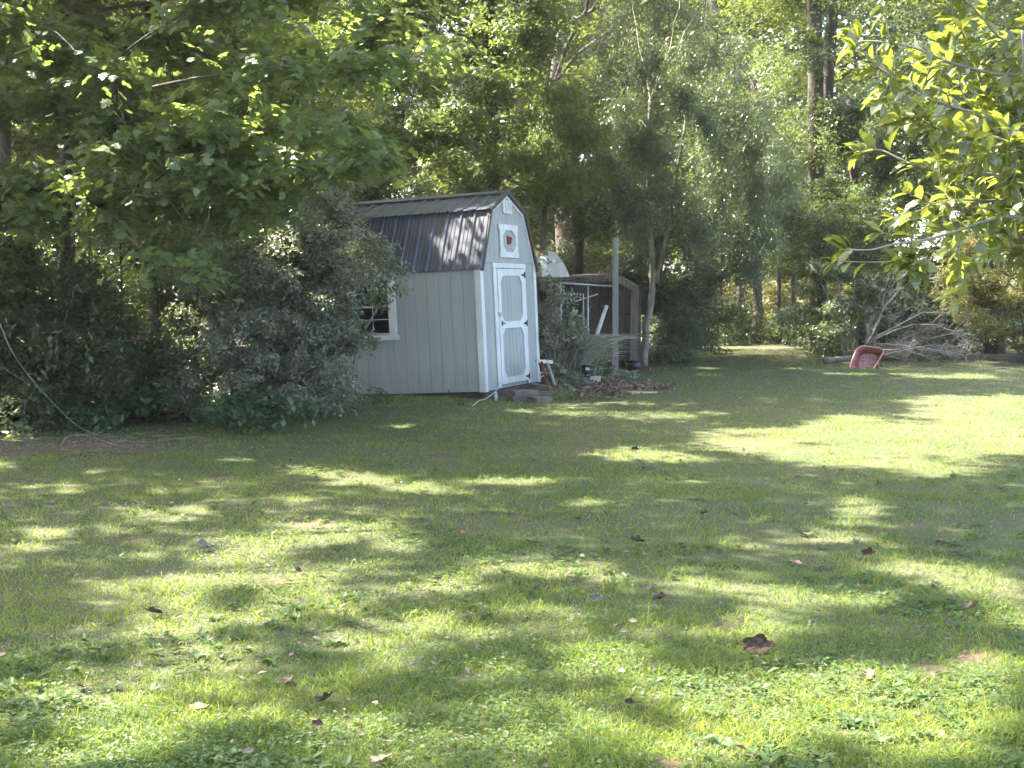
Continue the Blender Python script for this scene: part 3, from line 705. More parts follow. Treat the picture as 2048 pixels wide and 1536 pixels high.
mains = [([(1727, 697), (1745, 668), (1757, 640), (1768, 615), (1800, 578), (1835, 560), (1870, 555), (1898, 547)], .030, 28.6),
         ([(1731, 692), (1733, 675), (1736, 668)], .022, 28.4),
         ([(1742, 678), (1775, 662), (1815, 640), (1845, 625), (1895, 625), (1915, 632)], .022, 28.7),
         ([(1746, 680), (1790, 660), (1830, 648), (1870, 650), (1905, 662), (1925, 676)], .020, 28.2),
         ([(1755, 688), (1800, 690), (1850, 697), (1890, 702), (1925, 710)], .020, 28.0),
         ([(1745, 700), (1790, 700), (1820, 692), (1875, 700), (1915, 714)], .018, 28.4),
         ([(1768, 710), (1795, 703), (1815, 698), (1865, 690), (1915, 693)], .022, 27.9),
         ([(1750, 695), (1800, 680), (1850, 660), (1880, 630), (1890, 626)], .014, 28.8),
         ([(1752, 680), (1757, 650), (1765, 615), (1772, 572), (1782, 540)], .010, 28.9),
         ([(1770, 690), (1782, 640), (1778, 590), (1790, 560)], .009, 29.0),
         ([(1760, 692), (1830, 684), (1900, 668), (1930, 640)], .012, 28.5),
         ([(1775, 712), (1800, 717), (1812, 727)], .007, 27.8),
         ([(1810, 700), (1850, 712), (1890, 730)], .010, 27.8),
         ([(1835, 698), (1880, 704), (1935, 728)], .010, 27.7)]
for pts, r, Y in mains:
    q = [bp(x, y, Y+random.uniform(-.1, .1)) for x, y in pts]; k = len(q)
    r *= .8; c = MB(); c.tube(q, [r*(1-.65*i/(k-1)) for i in range(k)], 7); c.build('branch', M['deadwood'], BR, True)
    c = MB(); twigs_on(c, q, max(.004, r*.34), 13, .38, .03, 2); o = c.build('twigs', M['deadwood'], BR); o['kind'] = 'stuff'
c = MB()
for k in range(70):
    x0 = random.uniform(1780, 1870); y0 = random.uniform(640, 715); q = bp(x0, y0, random.uniform(27.8, 28.9))
    w_ = wander(q, q+Vector((random.uniform(.1, .7), random.uniform(-.3, .4), random.uniform(-.35, .2))), 4, .1)
    c.tube(w_, [.006, .005, .004, .003, .002], 3, False); twigs_on(c, w_, .003, 3, .3, 0, 0)
o = c.build('twigs', M['twig'], BR); o['kind'] = 'stuff'
c = MB(); a = GV(1652, 728); b_ = GV(1704, 722); a.z += .05; b_.z += .06
c.tube([a, a.lerp(b_, .3)+Vector((0, 0, .02)), a.lerp(b_, .7)+Vector((0, 0, -.01)), b_], [.075, .06, .075, .06], 9)
tag(c.build('log', M['bark_grey'], smooth=True), 'short weathered log lying in the grass left of the wheelbarrow', 'log')

# ------------------------------------------------------------------ foliage machinery
def rhomb(wd=.5, fold=.08):
    return np.array([(-.5, 0, 0), (-.03, -wd/2, fold), (.5, 0, -.04), (-.03, wd/2, fold)]), np.array([(0, 1, 2), (0, 2, 3)])
def oval(wd=.42, fold=.05, droop=.1):
    xs = [-.5, -.2, .18, .5]; hw = [0, wd*.42, wd*.45, 0]
    v = [(xs[0], 0, 0), (xs[1], -hw[1], fold), (xs[1], 0, .02), (xs[1], hw[1], fold), (xs[2], -hw[2], fold-droop*.2), (xs[2], 0, -droop*.15), (xs[2], hw[2], fold-droop*.2), (xs[3], 0, -droop)]
    f = [(0, 1, 2), (0, 2, 3), (1, 4, 2), (4, 5, 2), (2, 5, 3), (5, 6, 3), (4, 7, 5), (5, 7, 6)]
    return np.array(v), np.array(f)
def lobed(droop=.12):
    pts = [(-.42, 0), (-.40, -.22), (-.22, -.20), (-.26, -.46), (-.02, -.27), (.16, -.40), (.13, -.17), (.30, -.20), (.52, 0), (.30, .20), (.13, .17), (.16, .40), (-.02, .27), (-.26, .46), (-.22, .20), (-.40, .22)]
    v = [(-.12, 0, .03)]+[(x, y, -droop*(x*x+y*y)*2+.04*abs(y)) for x, y in pts]
    n = len(pts); f = [(0, 1+i, 1+(i+1) % n) for i in range(n)]
    return np.array(v), np.array(f)
def lobed5():
    pts = [(-.40, -.10), (-.30, -.44), (0, -.20), (.20, -.40), (.52, 0), (.20, .40), (0, .20), (-.30, .44), (-.40, .10)]
    v = [(x, y, -.22*(x*x+y*y)+.04*abs(y)) for x, y in pts]
    return np.array(v), np.array([(0, 1, 2), (2, 3, 4), (0, 2, 4), (0, 4, 8), (8, 4, 6), (6, 4, 5), (8, 6, 7)])
TRI = (np.array([(-.5, -.05, 0), (.12, -.30, .05), (.5, .22, -.03)]), np.array([(0, 1, 2)]))
SLIMTRI = (np.array([(-.5, -.04, 0), (.05, -.18, .03), (.5, .12, -.03)]), np.array([(0, 1, 2)]))
TMPL = {'tri': TRI, 'slimtri': SLIMTRI, 'lobed5': lobed5(), 'rhomb': rhomb(.52), 'slim': rhomb(.30, .04), 'round': rhomb(.8, .06), 'oval': oval(), 'lobed': lobed()}
LEAF_AREA = {'tri': .21, 'slimtri': .12, 'lobed5': .38, 'rhomb': .26, 'slim': .15, 'round': .40, 'oval': .26, 'lobed': .42}

def unit(a): return a/np.maximum(np.linalg.norm(a, axis=-1, keepdims=True), 1e-9)
def in_poly(px, py, poly):
    inside = np.zeros(px.shape, bool); n = len(poly); j = n-1
    for i in range(n):
        xi, yi = poly[i]; xj, yj = poly[j]
        c = ((yi > py) != (yj > py)) & (px < (xj-xi)*(py-yi)/((yj-yi) or 1e-9)+xi)
        inside ^= c; j = i
    return inside
def sample_poly(poly, n, Y0, Y1, rng):
    a = np.array(poly, float); lo = a.min(0); hi = a.max(0); out = []; tot = 0
    while tot < n:
        q = rng.random((max(64, n*2), 2))*(hi-lo)+lo; q = q[in_poly(q[:, 0], q[:, 1], poly)]; out.append(q); tot += len(q)
    q = np.concatenate(out)[:n]; Y = Y0+(Y1-Y0)*rng.random(n)
    return P(q[:, 0], q[:, 1], Y)
def poly_area(poly):
    a = np.array(poly, float); x, y = a.T; return .5*abs(np.dot(x, np.roll(y, 1))-np.dot(y, np.roll(x, 1)))
def leaves_at(C, R, per, leaf, flat=.55, tilt=.5, jitter=.45, spray=7, droop=.25, rng=RNG, shell=.5):
    """leaf positions and axes: sprays of leaves through flattened clumps C of radius R"""
    K = len(C); ns = max(1, int(per/spray)); n = K*ns
    d = unit(rng.normal(size=(n, 3))); rr = rng.random(n)**shell
    off = d*rr[:, None]*np.repeat(R, ns)[:, None]; off[:, 2] *= flat
    cen = np.repeat(C, ns, 0)+off
    nrm = unit(np.array([0, 0, 1.])+tilt*unit(off+1e-6)*rr[:, None]+jitter*.5*rng.normal(size=(n, 3)))
    out = unit(off*np.array([1, 1, .3])+.4*rng.normal(size=(n, 3)))
    m = n*spray; ce = np.repeat(cen, spray, 0); nr = np.repeat(nrm, spray, 0); ou = np.repeat(out, spray, 0)
    k = np.tile(np.arange(spray), n); side = np.where(k % 2 == 0, 1., -1.)[:, None]
    b = unit(np.cross(nr, ou)); t = (k/spray-.4)[:, None]
    p = ce+ou*t*leaf*spray*.42+b*side*leaf*.42+rng.normal(size=(m, 3))*leaf*.16
    p[:, 2] -= (t[:, 0]**2)*leaf*1.2*droop*4
    ax = unit(ou*.55+b*side*.8+rng.normal(size=(m, 3))*.28+np.array([0, 0, -droop]))
    nn = unit(nr+jitter*rng.normal(size=(m, 3))*.6); nn = unit(nn-ax*np.sum(nn*ax, 1, keepdims=True))
    clump = np.repeat(np.repeat(rng.random(K), ns), spray)
    return p, ax, nn, clump
def cloud(p, ax, nn, size, tmpl):
    tv, tf = TMPL[tmpl]; b = np.cross(nn, ax)
    Vv = p[:, None, :]+size[:, None, None]*(tv[None, :, 0:1]*ax[:, None, :]+tv[None, :, 1:2]*b[:, None, :]+tv[None, :, 2:3]*nn[:, None, :])
    k = len(tv); Ff = tf[None]+(np.arange(len(p))*k)[:, None, None]
    return Vv.reshape(-1, 3), Ff.reshape(-1, 3)
NTRI = [0]
def crown_mesh(name, p, ax, nn, clump, leaf, tmpl, m, rng=RNG):
    n = len(p); size = leaf*rng.uniform(.65, 1.25, n)
    tone = np.clip(.30*clump+.75*rng.beta(1.6, 2.6, n)-.03, 0, 1)
    V, Fc = cloud(p, ax, nn, size, tmpl); tn = np.repeat(tone, len(TMPL[tmpl][0]))
    NTRI[0] += len(Fc)
    return np_mesh(name, V, Fc, M[m], tn)

# ---- where the sun reaches the lawn in the photograph (ellipses in photo pixels, cx cy rx ry slope)
LIT = [(1850, 885, 330, 62, 0), (1500, 882, 260, 26, -.06), (1290, 898, 110, 12, -.08), (1640, 915, 150, 16, .12), (1980, 842, 190, 45, 0), (1700, 850, 130, 22, -.03),
       (1960, 702, 140, 9, 0), (1905, 752, 130, 8, .03), (1960, 800, 160, 14, 0), (1560, 692, 120, 4, 0), (1450, 690, 60, 3, 0), (1700, 748, 60, 3, 0),
       (640, 940, 110, 14, .05), (850, 975, 90, 14, .05), (730, 960, 90, 12, 0), (1050, 962, 120, 10, 0), (590, 1000, 40, 8, 0),
       (680, 1065, 170, 30, -.1), (500, 1110, 130, 22, -.2), (380, 1155, 110, 16, -.1), (185, 1172, 50, 13, 0), (560, 1140, 120, 18, 0), (800, 1100, 60, 16, 0),
       (310, 1262, 90, 38, -.1), (480, 1305, 80, 22, 0), (690, 1225, 60, 16, 0), (910, 1175, 70, 22, 0), (860, 1240, 70, 30, 0), (960, 1270, 60, 16, 0), (440, 1235, 60, 12, 0),
       (1100, 1145, 120, 16, 0), (1420, 1168, 110, 14, .05), (1560, 1180, 120, 12, .05), (1590, 1196, 70, 12, 0), (1000, 1130, 80, 12, 0), (1220, 1160, 70, 10, 0),
       (1730, 1020, 62, 26, 0), (1700, 1045, 40, 14, 0), (1520, 1045, 30, 8, 0),
       (1960, 1160, 110, 34, .15), (2030, 1230, 60, 60, 0), (1750, 1205, 90, 16, 0), (1840, 1140, 60, 20, 0),
       (1230, 1330, 130, 34, .1), (1380, 1385, 220, 42, .05), (1620, 1420, 230, 60, 0), (1850, 1440, 240, 90, 0), (1700, 1350, 120, 30, 0), (1950, 1330, 120, 26, 0), (1500, 1480, 200, 50, 0), (1330, 1510, 90, 22, 0),
       (1030, 1330, 50, 20, 0), (250, 1490, 150, 40, -.15), (420, 1450, 90, 22, 0), (110, 1530, 100, 20, 0), (700, 1500, 70, 20, 0), (820, 1520, 60, 14, 0), (1060, 1500, 70, 18, 0),
       (60, 1095, 60, 14, 0), (230, 1060, 40, 8, 0), (10, 930, 26, 12, 0), (90, 1380, 50, 16, 0), (1040, 822, 40, 5, 0), (1420, 826, 40, 4, 0), (1180, 1005, 60, 9, 0), (1390, 965, 40, 7, 0),
       (560, 880, 60, 5, 0), (480, 920, 50, 7, 0), (130, 978, 40, 8, 0), (330, 950, 30, 5, 0)]
SEMI = [(450, 1130, 520, 170), (520, 1400, 620, 150), (1330, 1240, 330, 80), (1650, 1080, 300, 60), (1000, 1450, 300, 100)]
def lit_of(x, y):
    x = np.asarray(x, float); y = np.asarray(y, float)
    px, py = proj(np.stack([x, y, gz(x, y)], -1))
    wx = (N1.fbm(x*1.5+11, y*1.5+5)-.5)*1.7; wy = (N2.fbm(x*1.5+3, y*1.5+17)-.5)*1.7
    v = np.zeros(px.shape)
    for cx, cy, a, b_, sl in LIT:
        dx = (px-cx)/a+wx*.55; dy = (py-cy-sl*(px-cx))/b_+wy*.9
        v = np.maximum(v, (1.30 if cy > 1280 else 1.18)-(dx*dx+dy*dy))
    nz = N3.fbm(x*1.6+31, y*1.6+40)
    fine = np.clip((N2.fbm(x*3.3+13, y*3.3+7)-.50)*5+.25, 0, .8)
    for cx, cy, a, b_ in SEMI: v = np.maximum(v, np.clip(1.3-((px-cx)/a)**2-((py-cy)/b_)**2, 0, 1)*fine)
    inside = (px > -60) & (px < 2110) & (py < 1600)
    v = np.where(inside, v, (nz-.60)*4)
    return np.clip(v, 0, 1)
def shadow_point(p):
    """where the shadow of point p meets the ground"""
    t = (p[:, 2]-g_of(p[:, 1]))/S[2]; q = p-S*t[:, None]
    t = (p[:, 2]-g_of(q[:, 1]))/S[2]; return p-S*t[:, None]

_SM = Matrix.LocRotScale(SHED.location, SHED.rotation_euler, (1, 1, 1)).inverted()
_SMn = np.array(_SM)
# openings cut in the canopy to let the sun reach single spots: (centre, radius)
GAPS = [(P(1780, 480, 5.5), .32), (P(1770, 110, 5.5), .36), (P(1930, 330, 5.6), .36), (P(1990, 120, 5.7), .3), (P(560, 480, 18.6), .5), (P(700, 520, 19.5), .35), (P(300, 120, 15.5), .5), (P(520, 260, 15.2), .6), (P(80, 250, 16), .4), (P(1230, 120, 29), .8), (P(960, 120, 28), .8), (P(1120, 60, 29), .7), (P(1560, 160, 34), 1.2), (P(1985, 560, 29.0), 2.0), (P(1600, 560, 30.0), .7), (P(1900, 170, 31), 2.4), (P(1690, 400, 32.0), 1.2), (P(1640, 620, 30.0), .5), (P(740, 60, 21.5), 1.5),
        (P(880, 260, 15.6), .7), (P(400, 690, 18.6), .45), (P(15, 840, 16.3), .35), (P(440, 795, 18.3), .25), (P(1450, 120, 36), 2.6), (P(1500, 330, 29), .9),
        (P(60, 470, 22), 1.4), (P(1300, 60, 29), .8), (P(900, 250, 28), 1.0), (P(1010, 80, 29), 1.2), (P(1100, 440, 29), .6), (P(820, 330, 27.6), .6), (P(1350, 220, 28.5), 1.3), (P(1420, 420, 28.5), .9), (P(1090, 300, 27), .7), (P(1530, 620, 46), 3.0)]
def in_gap(p):
    m_ = np.zeros(len(p), bool)
    for c0, r0 in GAPS:
        d = p-c0; t = d@S; per = np.linalg.norm(d-t[:, None]*S, axis=1); ang = N1(d[:, 0]*1.5+30, d[:, 2]*1.5+30)
        m_ |= (t > r0*.55) & (per < r0*(.55+.7*ang))
    # dapples on the shed roof's slope that faces the camera
    q = p@_SMn[:3, :3].T+_SMn[:3, 3]; s = _SMn[:3, :3]@S
    n = np.array([-(HK-HW), 0, UK]); n = n/np.linalg.norm(n)
    t = ((q-np.array([0, 0, HW]))@n)/(s@n); h = q-s*t[:, None]
    al = (h[:, 2]-HW)/(HK-HW); ok = (t > .3) & (al > -.05) & (al < 1.35) & (h[:, 1] > -.3) & (h[:, 1] < L_)
    dap = N3.fbm(h[:, 1]*2.6+3, h[:, 2]*2.0+11)
    m_ |= ok & (dap > .52-.10*np.clip(1.6-h[:, 1], -1, 1.2))
    return m_
# ------------------------------------------------------------------ trees
def tree(name, label, cat, specs, leaf, tmpl, m, trunks=(), bark='bark', clump=.7, flat=.55, group=None, limbs=6, tilt=.5, jitter=.45,
         spray=7, droop=.25, twigs=0, loc=None, cull=.85, seed=None, parts_leaf=0, dens=1.0, crown_name='crown', shell=.62):
    rng = np.random.default_rng(seed if seed is not None else abs(hash_name(label)) % 10000)
    rnd = random.Random(hash_name(label))
    allp = []
    for poly, Y0, Y1, cov in specs:
        Ym = (Y0+Y1)/2; area = poly_area(poly)*(Ym/F_PX)**2
        nleaf = cov*area/(LEAF_AREA[tmpl]*leaf*leaf*.6)*dens
        K = max(3, int(area/(clump*clump*1.1)*1.6*max(1, (Y1-Y0)/4)**.5))
        C = sample_poly(poly, K, Y0, Y1, rng); R = clump*rng.uniform(.8, 1.4, K)
        per = max(spray, int(nleaf/K))
        p, ax, nn, cl = leaves_at(C, R, per, leaf, flat, tilt, jitter, spray, droop, rng, shell)
        allp.append((p, ax, nn, cl, C))
    p = np.concatenate([a[0] for a in allp]); ax = np.concatenate([a[1] for a in allp]); nn = np.concatenate([a[2] for a in allp])
    cl = np.concatenate([a[3] for a in allp]); C = np.concatenate([a[4] for a in allp])
    keep = p[:, 2] > gz(p[:, 0], p[:, 1])+.01
    keep &= ~in_shed(p)
    keep &= ~(in_gap(p) & (rng.random(len(p)) < .92))
    if cull:
        q = shadow_point(p); l_ = lit_of(q[:, 0], q[:, 1])
        keep &= ~((l_ > .35) & (rng.random(len(p)) < cull))
    p, ax, nn, cl = p[keep], ax[keep], nn[keep], cl[keep]
    if loc is None:
        if trunks: b0 = trunks[0][0][0]; loc = Vector(b0)
        else:
            c0 = C.mean(0); loc = Vector((c0[0], c0[1], float(gz(c0[0], c0[1]))))
    loc = Vector(loc); root = thing(name, label, cat, loc, 0, group); ln = np.array(loc)
    rests = np.ones(len(p), bool)
    if parts_leaf:
        px, py = proj(p); inf = (px > 10) & (px < 2038) & (py > 5) & (py < 900)
        sc = np.where(inf, 1/p[:, 1]*(1+.3*np.abs(nn[:, 1])+rng.random(len(p))*.12), 0); idx = np.argsort(-sc)[:parts_leaf]
        rests[idx] = False
        tv, tf = TMPL['lobed']; ms = [np_mesh('leaf', tv, tf, M[m], np.full(len(tv), t_)) for t_ in (.1, .3, .5, .75)]
        for i in idx:
            o = bpy.data.objects.new('leaf', ms[int(rng.integers(4))]); COL.objects.link(o); o.parent = root
            a, n_ = ax[i], nn[i]; b_ = np.cross(n_, a); s_ = leaf*rng.uniform(.8, 1.2); q = p[i]-ln
            o.matrix_local = Matrix(((a[0]*s_, b_[0]*s_, n_[0]*s_, q[0]), (a[1]*s_, b_[1]*s_, n_[1]*s_, q[1]), (a[2]*s_, b_[2]*s_, n_[2]*s_, q[2]), (0, 0, 0, 1)))
    me = crown_mesh(crown_name, p[rests]-ln, ax[rests], nn[rests], cl[rests], leaf, tmpl, m, rng)
    o = link(crown_name, me, root); o['kind'] = 'stuff'
    tp = []
    for pts, r0, r1 in trunks:
        q = [Vector(v_)-loc for v_ in pts]; n = len(q)
        fine = [];
        for i in range(n-1):
            for k in range(3):
                t_ = k/3; v_ = q[i].lerp(q[i+1], t_); fine.append(v_+Vector((rnd.gauss(0, 1), rnd.gauss(0, 1), 0))*r0*.12)
        fine.append(q[-1]); k = len(fine)
        rad = [(r0+(r1-r0)*i/(k-1))*(1.25 if i == 0 else 1)*rnd.uniform(.95, 1.06) for i in range(k)]
        c = MB(); c.tube(fine, rad, 10); c.build('trunk', M[bark], root, True); tp += list(zip(fine, rad))
    if tp and limbs:
        idx = rng.choice(len(C), min(limbs, len(C)), replace=False)
        for i in idx:
            tgt = Vector((C[i]-ln).tolist())
            cand = [(v_, r_) for v_, r_ in tp if v_.z < tgt.z+.3] or tp
            st_, r_ = min(cand, key=lambda a_: (a_[0]-tgt).length+.5*max(0, a_[0].z-tgt.z+.5))
            w_ = wander(st_, tgt, 6, .10, .05); rr = min(r_*.30, .035)
            c = MB(); c.tube(w_, [rr*(1-.75*k/6)+.004 for k in range(7)], 6, False)
            c.build('limb', M[bark], root, True)
    if twigs:
        c = MB(); idx = rng.choice(len(C), min(twigs, len(C)), replace=False)
        for i in idx:
            a = Vector((C[i]-ln).tolist()); e = a+Vector(rng.normal(size=3).tolist())*clump*1.0
            c.tube(wander(a, e, 4, .15), [.010, .008, .006, .005, .003], 3, False)
        o = c.build('twigs', M['twig'], root); o['kind'] = 'stuff'
    return root
def hash_name(s_):
    h = 5381
    for ch_ in s_: h = (h*33+ord(ch_)) & 0x7fffffff
    return h
def in_shed(p):
    q = p@_SMn[:3, :3].T+_SMn[:3, 3]
    return (q[:, 0] > -.10) & (q[:, 0] < W_+.1) & (q[:, 1] > -.12) & (q[:, 1] < L_+.1) & (q[:, 2] > -.3) & (q[:, 2] < 3.2)
def trunk(pxs, Y, r0, r1, down=True):
    """pxs from the foot up; the foot is set on the ground"""
    pts = [PV(x, y, Y) for x, y in pxs]
    if down: pts[0] = Vector((pts[0].x, pts[0].y, float(gz(pts[0].x, pts[0].y))-.05))
    return (pts, r0, r1)

# the near maple at left
tree('maple_tree', 'large maple with broad lobed leaves spreading over the upper left', 'tree',
     [([(-260, -170), (700, -170), (812, 30), (825, 120), (800, 175), (905, 215), (950, 262), (860, 300), (760, 325), (735, 372), (640, 400), (520, 430), (400, 440), (250, 320), (140, 290), (-80, 300), (-260, 300)], 14.6, 18.6, 5.0),
      ([(120, 60), (640, 60), (700, 300), (560, 400), (400, 400), (200, 330)], 14.3, 15.8, 1.6),
      ([(250, 470), (330, 480), (520, 580), (500, 610), (420, 590), (300, 520)], 15.0, 15.8, 2.0),
      ([(-300, 290), (60, 290), (90, 420), (0, 560), (-300, 560)], 16.0, 18.0, 4.0),
      ([(60, 330), (400, 330), (420, 520), (200, 500), (60, 420)], 15.6, 18.2, 4.2)],
     .138, 'lobed5', 'maple', [trunk([(125, 860), (135, 560), (132, 380), (128, 150), (135, -200)], 18.4, .11, .08)], 'bark', clump=.55, flat=.34, limbs=9,
     tilt=.45, jitter=.42, spray=7, droop=.32, twigs=60, cull=.7, parts_leaf=300, seed=5)
tree('maple_tree', 'second maple with lighter green leaves behind the near maple, above the shed roof', 'tree',
     [([(380, -300), (830, -300), (850, 60), (800, 210), (700, 330), (540, 420), (420, 300)], 20.5, 25.0, 4.5)],
     .13, 'rhomb', 'hick', [trunk([(560, 800), (560, 400), (600, -200)], 24.5, .16, .09)], clump=.75, flat=.4, limbs=4, seed=6, cull=.85)
# shrub that hides the shed's left end
tree('privet_shrub', 'tall arching small leaved shrub covering the left end of the shed', 'shrub',
     [([(400, 420), (560, 390), (650, 450), (700, 490), (775, 525), (755, 570), (705, 600), (715, 640), (705, 700), (690, 740), (680, 800), (560, 838), (400, 842), (350, 800), (360, 600)], 18.2, 20.6, 6.5),
      ([(500, 530), (610, 530), (610, 650), (500, 650)], 18.2, 19.0, 6.0),
      ([(470, 480), (640, 500), (650, 680), (470, 680)], 18.4, 19.6, 5.0),
      ([(370, 620), (700, 640), (690, 800), (600, 840), (390, 845), (340, 780)], 18.0, 19.4, 4.5),
      ([(560, 440), (640, 420), (700, 500), (790, 520), (780, 560), (700, 575), (600, 560)], 19.2, 20.6, 4.2), ([(560, 330), (690, 365), (712, 470), (690, 500), (600, 480)], 19.8, 21.0, 5.0), ([(630, 405), (700, 450), (800, 505), (790, 520), (690, 480), (620, 430)], 19.4, 20.2, 2.5), ([(560, 700), (730, 730), (740, 745), (560, 760)], 18.4, 19.2, 2.5),
      ([(640, 640), (720, 650), (790, 690), (770, 705), (700, 700), (640, 760)], 19.5, 20.4, 3.0),
      ([(560, 330), (700, 380), (720, 470), (620, 480), (520, 420)], 21.5, 23, 3.6)],
     .064, 'rhomb', 'shrub', [trunk([(520+i*28, 835), (510+i*35, 700), (500+i*48, 520)], 19.4, .030, .010) for i in range(5)], 'bark_grey', clump=.30, flat=.45, limbs=26,
     tilt=.5, jitter=.5, spray=9, droop=.25, twigs=120, seed=7)
tree('sapling', 'young broad leaved sapling poking out beside the shed window', 'sapling',
     [([(742, 560), (795, 565), (812, 580), (800, 610), (760, 612), (735, 590)], 20.9, 21.3, 2.2), ([(700, 640), (760, 660), (780, 690), (700, 700), (660, 660)], 20.6, 21.0, 1.8)],
     .095, 'oval', 'dogwood', [trunk([(700, 812), (712, 690), (770, 590)], 21.0, .018, .008)], 'bark_grey', clump=.16, flat=.6, limbs=4, spray=5, seed=8)
# dark thicket at left
tree('thicket', 'dark tangled thicket under the maple at the left edge of the lawn', 'thicket',
     [([(-250, 520), (150, 545), (330, 560), (430, 600), (470, 820), (250, 830), (-250, 850)], 18.0, 21.0, 5.5),
      ([(-250, 420), (130, 430), (420, 470), (480, 600), (-250, 600)], 21, 24, 3.6), ([(-200, 500), (120, 510), (230, 560), (230, 850), (-200, 860)], 16.8, 18.1, 7.0)],
     .092, 'rhomb', 'thicket', [trunk([(30+i*70, 845), (20+i*75, 650), (60+i*60, 480)], 19.5+.2*(i % 3), .035, .012) for i in range(6)], clump=.4, flat=.5, limbs=22, twigs=160, seed=9)
tree('ground_vines', 'low dark green vines spreading along the lawn edge at left', 'vines',
     [([(-400, 820), (60, 795), (300, 790), (480, 805), (640, 800), (640, 828), (440, 845), (270, 870), (160, 885), (60, 895), (-400, 910)], 16.6, 18.4, 4.2)],
     .085, 'round', 'vine', [], clump=.28, flat=.45, spray=6, seed=10, crown_name='leaves')
tree('ivy_patch', 'clump of pale sunlit leaves at the far left of the lawn edge', 'plant',
     [([(-60, 800), (50, 800), (60, 880), (-60, 900)], 16.0, 16.6, 2.2)], .08, 'round', 'dogwood', [], clump=.2, seed=11, crown_name='leaves')
tree('weeds', 'weeds and low vines growing along the foot of the shed side', 'weeds',
     [([(640, 795), (740, 792), (960, 796), (960, 806), (780, 812), (640, 822)], 20.2, 20.9, .8), ([(735, 775), (775, 775), (775, 800), (740, 800)], 20.8, 21.0, 1.6)],
     .06, 'round', 'vine', [], clump=.12, seed=12, crown_name='leaves')
# wood behind
BG = 'trees of the wood behind the shed'
tree('maple_tree', 'dark green maple standing right behind the shed roof', 'tree',
     [([(800, -260), (1130, -260), (1180, 0), (1160, 240), (1080, 300), (1060, 420), (960, 440), (720, 430), (700, 250), (800, 120)], 27.5, 32, 4.6)],
     .13, 'tri', 'maple_far', [trunk([(985, 700), (985, 300), (970, -200)], 31, .19, .12)], clump=.6, flat=.36, limbs=7, group=BG, seed=13, shell=.7, tilt=.5)
tree('hickory_tree', 'fine leaved hickory leaning between the shed and the kennel', 'tree',
     [([(920, 200), (1130, 190), (1210, 300), (1190, 380), (1120, 420), (1010, 400), (900, 300)], 26.0, 28.5, 4.0)],
     .10, 'slim', 'hick', [trunk([(1075, 720), (1085, 500), (1100, 240)], 28.0, .08, .04)], clump=.6, flat=.42, limbs=8, group=BG, seed=14, droop=.45)
tree('holly_tree', 'dark dense evergreen holly behind the wooden shelter', 'tree',
     [([(1060, 400), (1220, 360), (1330, 420), (1300, 560), (1220, 600), (1100, 560), (1050, 480)], 29.5, 33, 4.2), ([(1230, 560), (1480, 590), (1500, 700), (1290, 712)], 30.0, 33, 5.0)],
     .085, 'tri', 'thicket', [trunk([(1152, 700), (1155, 480), (1150, 300)], 31.5, .16, .10)], clump=.65, flat=.5, limbs=8, group=BG, seed=15)
tree('greyleaf_tree', 'tall grey green small leaved tree with two pale stems right of the post', 'tree',
     [([(1290, 60), (1420, 90), (1540, 240), (1590, 380), (1540, 520), (1450, 560), (1330, 520), (1220, 480), (1190, 350), (1210, 180)], 27.0, 30.5, 7.0), ([(1200, -120), (1560, -120), (1600, 260), (1200, 200)], 30.5, 33, 3.0),
      ([(1230, 500), (1300, 520), (1420, 560), (1420, 700), (1330, 710), (1300, 640), (1240, 560)], 28.6, 30.5, 6.0)],
     .092, 'slimtri', 'willow', [trunk([(1288, 720), (1292, 650), (1306, 580), (1303, 500), (1296, 380), (1300, 200)], 28.3, .085, .035), trunk([(1310, 565), (1326, 510), (1340, 420), (1370, 250)], 28.4, .05, .03, False)],
     'bark_grey', clump=.34, flat=1.3, limbs=7, spray=9, droop=.5, group=BG, seed=16, shell=.7)
tree('poplar_tree', 'bright yellow green tree high in the gap at upper centre', 'tree',
     [([(1180, -320), (1600, -320), (1630, 120), (1560, 260), (1350, 200), (1200, 120)], 35, 41, 3.0)],
     .14, 'tri', 'bright', [trunk([(1420, 690), (1425, 300), (1430, -200)], 39, .16, .1)], clump=1.0, limbs=7, group=BG, seed=17)
tree('ivy_clad_tree', 'twin dark trunks wrapped in ivy near the top right of centre', 'tree',
     [([(1585, -60), (1700, -60), (1710, 240), (1700, 440), (1590, 420)], 32.4, 33.6, 5.0), ([(1500, -420), (1850, -420), (1800, -60), (1560, -60)], 32, 36, 2.2)],
     .09, 'tri', 'thicket', [trunk([(1640, 700), (1634, 300), (1628, 0), (1622, -250)], 33.8, .21, .17), trunk([(1652, 260), (1660, 100), (1672, -250)], 34.0, .16, .12, False)],
     clump=.5, limbs=5, group=BG, seed=18)
tree('beech_tree', 'mid green tree with sun flecked leaves behind the wheelbarrow shrub', 'tree',
     [([(1560, 240), (1730, 260), (1740, 560), (1560, 560)], 30.6, 32.5, 3.0), ([(1520, 240), (1700, 260), (1880, 220), (1920, 460), (1820, 540), (1640, 560), (1520, 500), (1480, 360)], 31.5, 36, 5.0)],
     .095, 'tri', 'maple_far', [trunk([(1722, 700), (1715, 450), (1700, 200)], 35, .15, .11)], clump=.5, flat=.45, limbs=5, group=BG, seed=19, shell=.7)
tree('cherry_tree', 'pale sunlit tree filling the upper right behind the near branch', 'tree',
     [([(1700, -320), (2230, -200), (2230, 430), (1940, 440), (1840, 300), (1740, 260), (1690, 60)], 30, 35, 4.2)],
     .115, 'tri', 'willow', [trunk([(1990, 690), (1980, 300), (1970, -200)], 33, .2, .12)], clump=.5, flat=.8, limbs=5, group=BG, seed=20, shell=.7)
